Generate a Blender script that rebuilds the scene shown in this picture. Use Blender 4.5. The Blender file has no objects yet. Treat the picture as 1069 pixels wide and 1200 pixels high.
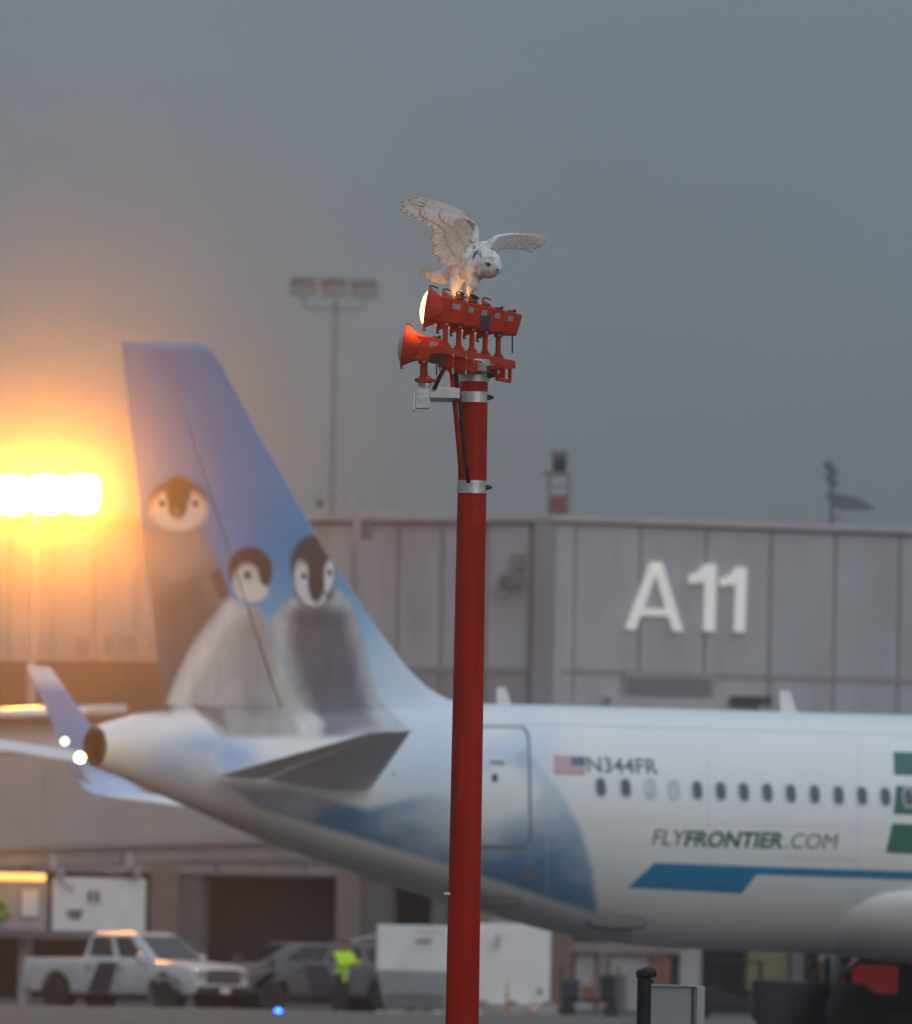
import bpy, bmesh, math, random
import numpy as np
from math import sin, cos, pi, radians, atan, sqrt
from mathutils import Vector, Matrix
from mathutils.bvhtree import BVHTree

random.seed(7); rng = np.random.default_rng(7)
S = bpy.context.scene
COL = S.collection

# ------------------------------------------------------------------ camera
F = 12000.0                     # focal length in photo pixels (1069 wide)
EYE = Vector((0, 0, 2.05)); ROLL = radians(1.08); PITCH = atan((1095 - 600) / F)
FW = Vector((0, cos(PITCH), sin(PITCH))); U0 = Vector((0, -sin(PITCH), cos(PITCH))); X0 = Vector((1, 0, 0))
RT = X0 * cos(ROLL) + U0 * sin(ROLL); UP = U0 * cos(ROLL) - X0 * sin(ROLL)
cd = bpy.data.cameras.new('camera'); cam = bpy.data.objects.new('camera', cd); COL.objects.link(cam)
M = Matrix((RT, UP, -FW)).transposed().to_4x4(); M.translation = EYE; cam.matrix_world = M
cd.sensor_fit = 'HORIZONTAL'; cd.sensor_width = 36; cd.lens = 36 * F / 1069
cd.clip_start = 0.5; cd.clip_end = 6000
cd.dof.use_dof = True; cd.dof.focus_distance = 77.2; cd.dof.aperture_fstop = 5.0
S.camera = cam

# ------------------------------------------------------------------ sky, sun, exposure
SUN_EL, SUN_AZ = radians(20), radians(150)
w = bpy.data.worlds.new('World'); S.world = w; w.use_nodes = True
nt = w.node_tree; nt.nodes.clear()
def nd(t, typ, **kw):
    n = t.nodes.new(typ)
    for k, v in kw.items(): setattr(n, k, v)
    return n
out = nd(nt, 'ShaderNodeOutputWorld'); bg = nd(nt, 'ShaderNodeBackground'); sky = nd(nt, 'ShaderNodeTexSky')
sky.sky_type = 'NISHITA'; sky.sun_disc = False; sky.sun_elevation = SUN_EL; sky.sun_rotation = SUN_AZ
tc = nd(nt, 'ShaderNodeTexCoord'); sp = nd(nt, 'ShaderNodeSeparateXYZ'); nt.links.new(tc.outputs['Generated'], sp.inputs[0])
cn_ = nd(nt, 'ShaderNodeTexNoise'); cn_.inputs['Scale'].default_value = 14; cn_.inputs['Detail'].default_value = 5; cm_ = nd(nt, 'ShaderNodeMapping'); cm_.inputs['Scale'].default_value = (1, 1, 2.6)
nt.links.new(tc.outputs['Generated'], cm_.inputs['Vector']); nt.links.new(cm_.outputs[0], cn_.inputs['Vector'])
cv_ = nd(nt, 'ShaderNodeMapRange'); cv_.inputs['To Min'].default_value = .86; cv_.inputs['To Max'].default_value = 1.14; nt.links.new(cn_.outputs[0], cv_.inputs['Value'])
mr = nd(nt, 'ShaderNodeMapRange'); mr.inputs['To Min'].default_value = 1.0; mr.inputs['To Max'].default_value = 7.0
nt.links.new(sp.outputs['Z'], mr.inputs['Value'])
cl = nd(nt, 'ShaderNodeVectorMath', operation='SCALE'); cl.inputs[0].default_value = (1.17, 1.43, 1.72)
cw_ = nd(nt, 'ShaderNodeMath', operation='MULTIPLY'); nt.links.new(mr.outputs[0], cw_.inputs[0]); nt.links.new(cv_.outputs[0], cw_.inputs[1]); nt.links.new(cw_.outputs[0], cl.inputs['Scale'])
mx = nd(nt, 'ShaderNodeMix', data_type='RGBA'); mx.inputs['Factor'].default_value = 0.94
nt.links.new(sky.outputs[0], mx.inputs['A']); nt.links.new(cl.outputs[0], mx.inputs['B'])
nt.links.new(mx.outputs['Result'], bg.inputs['Color']); bg.inputs['Strength'].default_value = 0.085
nt.links.new(bg.outputs[0], out.inputs[0])
sl = bpy.data.lights.new('sun', 'SUN'); sl.energy = 0.7; sl.angle = radians(50); sl.color = (1, .95, .88)
so = bpy.data.objects.new('sun', sl); COL.objects.link(so); so.location = (30, -40, 60)
sd = Vector((sin(SUN_AZ) * cos(SUN_EL), cos(SUN_AZ) * cos(SUN_EL), sin(SUN_EL)))
so.rotation_euler = sd.to_track_quat('Z', 'Y').to_euler()
S.view_settings.view_transform = 'Standard'; S.view_settings.look = 'None'
S.view_settings.exposure = 0.0; S.view_settings.gamma = 1.0; S.view_settings.use_curve_mapping = False
S.cycles.volume_bounces = 1; S.cycles.max_bounces = 6; S.cycles.use_denoising = True
S.cycles.sample_clamp_indirect = 8

# ------------------------------------------------------------------ pixel <-> world helpers
def ray(px, py): return RT * ((px - 534.5) / F) + UP * ((600 - py) / F) + FW
def P(px, py, d): return EYE + ray(px, py) * d
def proj(p):
    v = Vector(p) - EYE; z = v.dot(FW); return (534.5 + F * v.dot(RT) / z, 600 - F * v.dot(UP) / z, z)
def projn(A):
    V = A - np.array(EYE); z = V @ np.array(FW)
    return 534.5 + F * (V @ np.array(RT)) / z, 600 - F * (V @ np.array(UP)) / z
def hit(px, py, o, n):
    r = ray(px, py); return EYE + r * ((o - EYE).dot(n) / r.dot(n))
def L(r, g=None, b=None):                       # sRGB 0-255 -> linear
    if g is None: g = b = r
    f = lambda c: ((c / 255 + .055) / 1.055) ** 2.4 if c > 10 else c / 255 / 12.92
    return (f(r), f(g), f(b))

# ------------------------------------------------------------------ materials
def mat(name, col, rough=.5, metal=0., var=.12, scale=6., bump=0., emit=None, es=0., attr=None, coat=0., grime=0., trans=0., streak=1., spec=.5):
    m = bpy.data.materials.new(name); m.use_nodes = True; t = m.node_tree; b = t.nodes['Principled BSDF']
    b.inputs['Roughness'].default_value = rough; b.inputs['Metallic'].default_value = metal
    b.inputs['Coat Weight'].default_value = coat; b.inputs['Specular IOR Level'].default_value = spec
    geo = nd(t, 'ShaderNodeNewGeometry'); tcn = nd(t, 'ShaderNodeMapping'); tcn.inputs['Scale'].default_value = (1, 1, streak); t.links.new(geo.outputs['Position'], tcn.inputs['Vector'])
    nz = nd(t, 'ShaderNodeTexNoise'); nz.inputs['Scale'].default_value = scale
    nz.inputs['Detail'].default_value = 6; t.links.new(tcn.outputs['Vector'], nz.inputs['Vector'])
    rp = nd(t, 'ShaderNodeMapRange'); rp.inputs['From Min'].default_value = .3; rp.inputs['From Max'].default_value = .7
    rp.inputs['To Min'].default_value = 1 - var; rp.inputs['To Max'].default_value = 1 + var
    t.links.new(nz.outputs[0], rp.inputs['Value'])
    sc = nd(t, 'ShaderNodeVectorMath', operation='SCALE')
    if attr:
        a = nd(t, 'ShaderNodeAttribute', attribute_name=attr); t.links.new(a.outputs['Color'], sc.inputs[0])
    else: sc.inputs[0].default_value = col
    t.links.new(rp.outputs[0], sc.inputs['Scale']); last = sc.outputs[0]
    if grime:
        g = nd(t, 'ShaderNodeTexNoise'); g.inputs['Scale'].default_value = scale * .35; g.inputs['Detail'].default_value = 8
        t.links.new(tcn.outputs['Vector'], g.inputs['Vector'])
        gr = nd(t, 'ShaderNodeMapRange'); gr.inputs['From Min'].default_value = .52; gr.inputs['From Max'].default_value = .75; gr.inputs['To Max'].default_value = grime
        t.links.new(g.outputs[0], gr.inputs['Value'])
        mm = nd(t, 'ShaderNodeMix', data_type='RGBA'); t.links.new(gr.outputs[0], mm.inputs['Factor']); t.links.new(last, mm.inputs['A'])
        mm.inputs['B'].default_value = (.07, .06, .055, 1); last = mm.outputs['Result']
    t.links.new(last, b.inputs['Base Color'])
    rr = nd(t, 'ShaderNodeMapRange'); rr.inputs['To Min'].default_value = max(.03, rough - (.1 if var > .02 else .01)); rr.inputs['To Max'].default_value = min(1, rough + (.12 if var > .02 else .01))
    t.links.new(nz.outputs[0], rr.inputs['Value']); t.links.new(rr.outputs[0], b.inputs['Roughness'])
    if bump:
        bn = nd(t, 'ShaderNodeBump'); bn.inputs['Strength'].default_value = bump; bn.inputs['Distance'].default_value = .02
        n2 = nd(t, 'ShaderNodeTexNoise'); n2.inputs['Scale'].default_value = scale * 6; n2.inputs['Detail'].default_value = 4
        t.links.new(tcn.outputs['Vector'], n2.inputs['Vector']); t.links.new(n2.outputs[0], bn.inputs['Height']); t.links.new(bn.outputs[0], b.inputs['Normal'])
    if emit: b.inputs['Emission Color'].default_value = (*emit, 1); b.inputs['Emission Strength'].default_value = es
    if trans:
        tr = nd(t, 'ShaderNodeBsdfTranslucent'); t.links.new(last, tr.inputs['Color']); ms = nd(t, 'ShaderNodeMixShader'); ms.inputs[0].default_value = trans
        t.links.new(b.outputs[0], ms.inputs[1]); t.links.new(tr.outputs[0], ms.inputs[2]); t.links.new(ms.outputs[0], t.nodes['Material Output'].inputs[0])
    return m
MT = dict(
    livery=mat('livery_paint', None, .26, attr='col', var=.015, scale=1.2, coat=.3),
    white=mat('white_paint', (.78, .77, .76), .35, var=.05, scale=2, grime=.12),
    greyalu=mat('bare_aluminium', (.55, .56, .57), .38, .8, scale=8),
    red=mat('aviation_orange', (.40, .020, .004), .5, spec=.2, var=.18, scale=14, grime=.3, bump=.08),
    polered=mat('pole_red', (.30, .007, .0015), .55, spec=.14, streak=.12, var=.3, scale=9, grime=.4, bump=.06),
    steel=mat('galvanised_steel', (.50, .51, .52), .42, .55, var=.2, scale=25),
    black=mat('black_rubber', (.006, .006, .007), .5, spec=.25, scale=20),
    dark=mat('dark_metal', (.022, .022, .026), .55, spec=.3, scale=10),
    glass=mat('dark_glass', (.012, .014, .018), .08, scale=3),
    exhaust=mat('exhaust_metal', (.07, .05, .04), .5, .6, scale=8),
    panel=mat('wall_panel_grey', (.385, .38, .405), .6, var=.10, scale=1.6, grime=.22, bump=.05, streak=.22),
    panel2=mat('wall_panel_darker', (.30, .285, .30), .6, var=.08, scale=1.6, streak=.2),  # darker grey than the main wall panels
    joint=mat('joint_dark', (.29, .28, .29), .8),
    brown=mat('brown_band', (.16, .10, .075), .6, scale=1),
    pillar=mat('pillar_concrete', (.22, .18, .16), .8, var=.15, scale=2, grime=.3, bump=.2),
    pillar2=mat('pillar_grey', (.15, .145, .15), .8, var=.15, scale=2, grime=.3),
    interior=mat('dark_interior', (.03, .028, .034), .8, scale=1),
    cap=mat('parapet_cap', (.42, .38, .37), .5, scale=1),
    bridge=mat('bridge_grey', (.33, .325, .33), .55, var=.07, scale=.7, grime=.12),
    bridgeroof=mat('bridge_roof_wet', (.42, .40, .38), .16, var=.1, scale=2),
    apron=mat('apron_concrete', (.055, .058, .060), .75, var=.2, scale=.25, grime=.5, bump=.3),
    verge=mat('verge_grass', (.07, .095, .085), .9, var=.3, scale=1.5, grime=.3, bump=.6),
    fixture=mat('fixture_grey', (.12, .12, .135), .5, scale=5),
    navy=mat('navy_paint', (.022, .024, .055), .4, scale=3),
    teal=mat('teal_paint', L(28, 128, 172), .3, var=.05, scale=2),
    green=mat('green_paint', L(40, 100, 84), .3, var=.05, scale=2),
    ink=mat('ink_grey', L(98, 103, 112), .35, var=.05),
    inkgreen=mat('ink_green', L(52, 88, 80), .35, var=.05),
    seam=mat('seam_dark', L(120, 128, 140), .6),
    seamlight=mat('seam_light', L(196, 200, 206), .5),
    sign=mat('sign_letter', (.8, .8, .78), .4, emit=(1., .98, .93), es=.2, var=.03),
    hivis=mat('hi_vis_fabric', (.60, .88, .02), .8, var=.15, scale=12, bump=.3, emit=None),
    reflective=mat('reflective_tape', (.6, .62, .6), .4, .3),
    trousers=mat('navy_trousers', (.02, .024, .04), .85, scale=12, bump=.3),
    skin=mat('skin', (.42, .22, .15), .55, scale=20),
    orange=mat('orange_plastic', (.62, .14, .03), .5, scale=10),
    redglow=mat('red_glow_paint', (.45, .03, .04), .35, scale=4, emit=(1, .04, .045), es=.07),  # red paint with a faint glow put in, also on the van panel
    yellow=mat('yellow_paint', (.17, .15, .075), .55, scale=4, grime=.2),
    boxgrey=mat('cabinet_grey', (.22, .24, .245), .5, var=.1, scale=6, grime=.15, bump=.05),
    rust=mat('rusty_brown', (.22, .10, .07), .8, scale=6, grime=.2),
    lens=mat('lamp_lens', (.9, .8, .55), .25, emit=(1., .60, .21), es=3.0, var=.04, scale=30),
    lamp=mat('floodlight_glow', (.9, .8, .6), .3, emit=(1., .325, .028), es=440.),
    warm=mat('warm_strip_glow', (.9, .7, .4), .3, emit=(1., .40, .05), es=2.2),
    lensdim=mat('lamp_lens_dim', (.8, .6, .35), .25, emit=(1., .34, .06), es=.7, var=.04, scale=30),
    glintpipe=mat('glint_pipe', (.6, .6, .6), .22, .6, scale=4),  # shiny finish for the added pipes that catch the lamp streak
    truckwhite=mat('truck_paint', (.62, .60, .60), .25, var=.05, scale=2, grime=.15, coat=.4),
    hazedfixture=mat('hazed_fixture', (.26, .26, .28), .6, scale=5),  # paler than the other fixtures: haze on the far mast put into the colour
    windowpane=mat('cabin_glass', (.10, .105, .115), .2, var=.05),  # reflected sky put into the grey of the panes
    lensoff=mat('lamp_lens_off', (.32, .31, .30), .15, var=.05, scale=30),
    tailwhite=mat('tail_light_glow', (.9, .9, .7), .3, emit=(1., .66, .16), es=30.),
    tailgreen=mat('green_light_glow', (.8, .9, .8), .3, emit=(.72, 1., .62), es=2.5),
    blue=mat('blue_light_glow', (.2, .4, .9), .3, emit=(.01, .10, 1.), es=20.),
    leaf=mat('hose_green', (.24, .42, .05), .6, var=.25, scale=10),
    owl=mat('owl_plumage', None, .9, attr='col', var=.10, scale=40, bump=.25, trans=.07),
    tread=mat('tyre', (.018, .018, .019), .8, scale=30),
    tanwall=mat('tan_wall', (.26, .21, .19), .75, scale=2, grime=.2),
    palewall=mat('pale_wall', (.36, .34, .35), .7, scale=2, grime=.2),
)

# ------------------------------------------------------------------ mesh helpers
class MB:
    def __init__(s, M=None): s.v = []; s.f = []; s.M = M
    def pt(s, p): return tuple(s.M @ Vector(p)) if s.M else tuple(p)
    def add(s, vs, fs):
        o = len(s.v); s.v += [s.pt(p) for p in vs]; s.f += [tuple(i + o for i in f) for f in fs]; return s
    def box(s, lo, hi, bev=0.):
        (a, b, c), (d, e, f) = lo, hi
        if a > d: a, d = d, a
        if b > e: b, e = e, b
        if c > f: c, f = f, c
        if bev <= 0:
            return s.add([(a, b, c), (d, b, c), (d, e, c), (a, e, c), (a, b, f), (d, b, f), (d, e, f), (a, e, f)],
                  [(0, 3, 2, 1), (4, 5, 6, 7), (0, 1, 5, 4), (1, 2, 6, 5), (2, 3, 7, 6), (3, 0, 4, 7)])
        bm = bmesh.new(); bmesh.ops.create_cube(bm, size=1)
        for v in bm.verts: v.co = Vector(((a + d) / 2 + v.co.x * (d - a), (b + e) / 2 + v.co.y * (e - b), (c + f) / 2 + v.co.z * (f - c)))
        bmesh.ops.bevel(bm, geom=bm.edges[:], offset=min(bev, .45 * min(d - a, e - b, f - c)), segments=2, affect='EDGES', profile=.5)
        bm.verts.index_update(); s.add([v.co[:] for v in bm.verts], [[v.index for v in q.verts] for q in bm.faces]); bm.free(); return s
    def cyl(s, p0, p1, r0, r1=None, n=12, cap=True):
        r1 = r0 if r1 is None else r1; p0, p1 = Vector(p0), Vector(p1); d = (p1 - p0)
        q = d.to_track_quat('Z', 'Y'); a, b = q @ Vector((1, 0, 0)), q @ Vector((0, 1, 0)); vs = []
        for p, r in ((p0, r0), (p1, r1)):
            vs += [tuple(p + (a * cos(2 * pi * i / n) + b * sin(2 * pi * i / n)) * r) for i in range(n)]
        fs = [(i, (i + 1) % n, n + (i + 1) % n, n + i) for i in range(n)]
        if cap: fs += [tuple(range(n - 1, -1, -1)), tuple(range(n, 2 * n))]
        return s.add(vs, fs)
    def tube(s, pts, r, n=8):
        pts = [Vector(p) for p in pts]; rings = []; k = len(pts); rs = r if isinstance(r, (list, tuple)) else [r] * k
        for i, p in enumerate(pts):
            d = (pts[min(i + 1, k - 1)] - pts[max(i - 1, 0)]).normalized(); q = d.to_track_quat('Z', 'Y')
            rings.append([tuple(p + (q @ Vector((cos(2 * pi * j / n), sin(2 * pi * j / n), 0))) * rs[i]) for j in range(n)])
        return s.loft(rings)
    def loft(s, rings, cap=True):
        n = len(rings[0]); vs = [p for r in rings for p in r]; fs = []
        for i in range(len(rings) - 1):
            for j in range(n): fs.append((i * n + j, i * n + (j + 1) % n, (i + 1) * n + (j + 1) % n, (i + 1) * n + j))
        if cap: fs += [tuple(range(n - 1, -1, -1)), tuple(range((len(rings) - 1) * n, len(rings) * n))]
        return s.add(vs, fs)
    def lathe(s, prof, o, ax, n=24):          # prof: (distance along ax, radius)
        o, ax = Vector(o), Vector(ax).normalized(); q = ax.to_track_quat('Z', 'Y')
        return s.loft([[tuple(o + ax * t + (q @ Vector((cos(2 * pi * j / n), sin(2 * pi * j / n), 0))) * max(r, 1e-4)) for j in range(n)] for t, r in prof])
    def prism(s, poly, vec):
        vec = Vector(vec); n = len(poly); poly = [Vector(p) for p in poly]
        vs = [tuple(p) for p in poly] + [tuple(p + vec) for p in poly]
        return s.add(vs, [tuple(range(n - 1, -1, -1)), tuple(range(n, 2 * n))] + [(i, (i + 1) % n, n + (i + 1) % n, n + i) for i in range(n)])
    def grid(s, A):
        r, c = len(A), len(A[0])
        return s.add([p for row in A for p in row], [(i * c + j, i * c + j + 1, (i + 1) * c + j + 1, (i + 1) * c + j) for i in range(r - 1) for j in range(c - 1)])
    def build(s, name, m, parent=None, smooth=False, recalc=True, bevel=0.):
        me = bpy.data.meshes.new(name); me.from_pydata(s.v, [], s.f)
        if recalc or bevel:
            bm = bmesh.new(); bm.from_mesh(me); bmesh.ops.recalc_face_normals(bm, faces=bm.faces[:])
            if bevel: bmesh.ops.bevel(bm, geom=[e for e in bm.edges if e.is_manifold and e.calc_face_angle() > .5], offset=bevel, segments=2, affect='EDGES', profile=.5)
            bm.to_mesh(me); bm.free()
        me.materials.append(MT[m] if isinstance(m, str) else m)
        if smooth:
            me.polygons.foreach_set('use_smooth', [True] * len(me.polygons))
            if smooth != True: me.set_sharp_from_angle(angle=radians(smooth))
        return link(name, me, parent)
def link(name, me, parent=None):
    o = bpy.data.objects.new(name, me); COL.objects.link(o)
    if parent: par(o, parent)
    return o
INV = {}
def par(o, parent):
    o.parent = parent
    if parent.name in INV: o.matrix_parent_inverse = INV[parent.name]
def tag(o, label, cat, group=None, kind=None):
    if label: o['label'] = label
    if cat: o['category'] = cat
    if group: o['group'] = group
    if kind: o['kind'] = kind
    return o
def thing(name, loc, label, cat, group=None):
    o = bpy.data.objects.new(name, None); COL.objects.link(o); o.location = loc; o.empty_display_size = .3
    INV[o.name] = Matrix.Translation(Vector(loc)).inverted(); return tag(o, label, cat, group)
def ground(px, d): q = P(px, 1095, d); return Vector((q.x, q.y, 0))
def setcol(me, C):
    a = me.color_attributes.new('col', 'FLOAT_COLOR', 'POINT'); D = np.ones((len(me.vertices), 4), np.float32); D[:, :3] = C; a.data.foreach_set('color', D.ravel())
def blob(name, caps, m, parent, voxel, smooth=3, colfn=None):
    """one continuous skin grown round tapered capsules (p0,r0,p1,r1)"""
    bm = bmesh.new()
    for p0, r0, p1, r1 in caps:
        p0, p1 = Vector(p0), Vector(p1); k = max(2, int((p1 - p0).length / (min(r0, r1) * .35)) + 1) if (p1 - p0).length > 1e-6 else 1
        for i in range(k):
            t = i / max(1, k - 1)
            bmesh.ops.create_icosphere(bm, subdivisions=2, radius=r0 + (r1 - r0) * t, matrix=Matrix.Translation(p0.lerp(p1, t)))
    me = bpy.data.meshes.new(name); bm.to_mesh(me); bm.free()
    o = bpy.data.objects.new(name, me); COL.objects.link(o)
    r = o.modifiers.new('r', 'REMESH'); r.mode = 'VOXEL'; r.voxel_size = voxel
    dg = bpy.context.evaluated_depsgraph_get(); dg.update()
    m2 = bpy.data.meshes.new_from_object(o.evaluated_get(dg)); bpy.data.objects.remove(o)
    bm = bmesh.new(); bm.from_mesh(m2)
    for _ in range(smooth): bmesh.ops.smooth_vert(bm, verts=bm.verts[:], factor=.5, use_axis_x=True, use_axis_y=True, use_axis_z=True)
    bm.to_mesh(m2); bm.free(); m2.name = name
    m2.polygons.foreach_set('use_smooth', [True] * len(m2.polygons)); m2.materials.clear(); m2.materials.append(MT[m])
    if colfn:
        A = np.empty(len(m2.vertices) * 3); m2.vertices.foreach_get('co', A); setcol(m2, colfn(A.reshape(-1, 3)))
    return link(name, m2, parent)
def fit(xs, ys, x): return np.interp(x, xs, ys)

# ------------------------------------------------------------------ ground and air
g = MB(); g.add([(-1500, -300, 0), (1500, -300, 0), (1500, 3000, 0), (-1500, 3000, 0)], [(0, 1, 2, 3)])
tag(g.build('apron', 'apron', recalc=False), 'grey concrete airport apron reaching under the vehicles', None, kind='structure')
vg = MB(); vg.grid([[(x, y, z) for x in range(-200, 201, 2)] for y, z in ((214, .001), (222, .07), (230, .15 ), (237, .205), (241, .20), (245, .12), (248, .001))])
vg.v = [(x, y, z * (1 + .10 * sin(x * .9) + .07 * sin(x * 2.3 + 1)) if z > .01 else z) for x, y, z in vg.v]
tag(vg.build('verge', 'verge', smooth=True), 'low grey green verge along the front of the apron', None, kind='structure')
hz = bpy.data.materials.new('haze_air'); hz.use_nodes = True; t = hz.node_tree; t.nodes.clear()
ho = nd(t, 'ShaderNodeOutputMaterial'); pv = nd(t, 'ShaderNodeVolumePrincipled')
pv.inputs['Color'].default_value = (.93, .94, .96, 1); pv.inputs['Density'].default_value = .0006; pv.inputs['Anisotropy'].default_value = .986
t.links.new(pv.outputs[0], ho.inputs['Volume'])
hb = MB().box((-1600, -310, -1), (1600, 3010, 36)); ho_ = hb.build('haze', hz); tag(ho_, 'thin evening haze over the whole airport apron', None, kind='stuff')

# ------------------------------------------------------------------ aeroplane
A_H = radians(39.5); EPS = .003
fx = Vector((cos(A_H) * cos(EPS), sin(A_H) * cos(EPS), sin(EPS))); ly = Vector((-sin(A_H), cos(A_H), 0)); uz = fx.cross(ly)
T0 = P(110, 951, 166.7)
PM = Matrix((fx, ly, uz)).transposed().to_4x4(); PM.translation = T0; PMI = PM.inverted()
def loc(px, py, y):                              # pixel -> local point in the plane y = const
    return PMI @ hit(px, py, T0 + ly * y, ly)
plane = thing('passenger_airplane', (T0 + fx * 18) * 1, 'white and blue airliner with penguin chicks painted on its tall tail', 'airplane')
plane.location.z = 0; INV[plane.name] = Matrix.Translation(plane.location).inverted()
top = [loc(*q, 0) for q in [(112, 851), (128, 846), (150, 838), (200, 832), (250, 828.5), (330, 826), (400, 825), (520, 824), (640, 826), (750, 829), (900, 833.5), (1069, 838)]]
bot = [loc(*q, 0) for q in [(106, 897), (125, 903), (150, 914), (200, 936), (250, 958), (300, 981), (360, 1003), (420, 1023), (480, 1043), (540, 1061), (600, 1078), (648, 1092), (700, 1102), (750, 1109), (828, 1113.5), (982, 1118)]]
ss = np.concatenate([np.arange(0, 19.01, .05), np.arange(19.5, 31.6, .5), 31.5 + 6.07 * np.sin(np.linspace(.05, pi / 2, 16))])
zt = fit([p.x for p in top], [p.z for p in top], ss); zb = fit([p.x for p in bot], [p.z for p in bot], ss)
def smooth1(a, k=15):
    n = len(np.arange(0, 19.01, .05)); b = a.copy(); q = np.pad(a[:n], k, mode='reflect', reflect_type='odd'); b[:n] = np.convolve(q, np.ones(2 * k + 1) / (2 * k + 1), 'valid'); return b
zt, zb = smooth1(zt, 8), smooth1(zb, 12)
hw = smooth1(fit([0, 1, 2, 4, 6, 8, 10, 12, 13, 40], [.32, .50, .68, 1.03, 1.36, 1.63, 1.84, 1.95, 1.975, 1.975], ss))
tn = np.clip((ss - 31.5) / 6.07, 0, 1); sh = np.sqrt(np.clip(1 - tn ** 2.3, 0, 1)); zc = (zt + zb) / 2; hh = (zt - zb) / 2
zc = zc - .45 * tn ** 2; hh = np.maximum(hh * sh, .02); hw = np.maximum(hw * sh, .02)
NA = 240
th = np.linspace(0, 2 * pi, NA, endpoint=False)

def sstep(a, b, x): t = np.clip((x - a) / (b - a), 0, 1); return t * t * (3 - 2 * t)
def ell(x, y, cx, cy, rx, ry, soft=.12, rot=0.):
    dx, dy = x - cx, y - cy; c, s_ = cos(rot), sin(rot); d = np.sqrt(((dx * c + dy * s_) / rx) ** 2 + ((-dx * s_ + dy * c) / ry) ** 2)
    return 1 - sstep(1 - soft, 1 + soft, d)
def inpoly(x, y, poly, soft=3.):
    ins = np.zeros(x.shape, bool); dist = np.full(x.shape, 1e9); n = len(poly)
    for i in range(n):
        (x0, y0), (x1, y1) = poly[i], poly[(i + 1) % n]
        if y0 != y1: ins ^= ((y0 > y) != (y1 > y)) & (x < (x1 - x0) * (y - y0) / (y1 - y0) + x0)
        ex, ey = x1 - x0, y1 - y0; tt = np.clip(((x - x0) * ex + (y - y0) * ey) / (ex * ex + ey * ey + 1e-9), 0, 1)
        dist = np.minimum(dist, np.hypot(x - x0 - ex * tt, y - y0 - ey * tt))
    sd_ = np.where(ins, dist, -dist); return sstep(-soft, soft, sd_)
def vnoise(x, y, sc, seed=0):
    r = np.random.default_rng(seed); G = r.random((64, 64)); u, v = x / sc, y / sc; i, j = np.floor(u).astype(int), np.floor(v).astype(int)
    f, h = u - i, v - j; f = f * f * (3 - 2 * f); h = h * h * (3 - 2 * h); g_ = lambda a, b: G[a % 64, b % 64]
    return (g_(i, j) * (1 - f) + g_(i + 1, j) * f) * (1 - h) + (g_(i, j + 1) * (1 - f) + g_(i + 1, j + 1) * f) * h
def fbm(x, y, sc, seed=0): return sum(vnoise(x, y, sc / 2 ** k, seed + k) * .5 ** k for k in range(4)) / 1.875
def lay(C, m, col): m = m[:, None]; return C * (1 - m) + np.array(col)[None] * m

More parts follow.
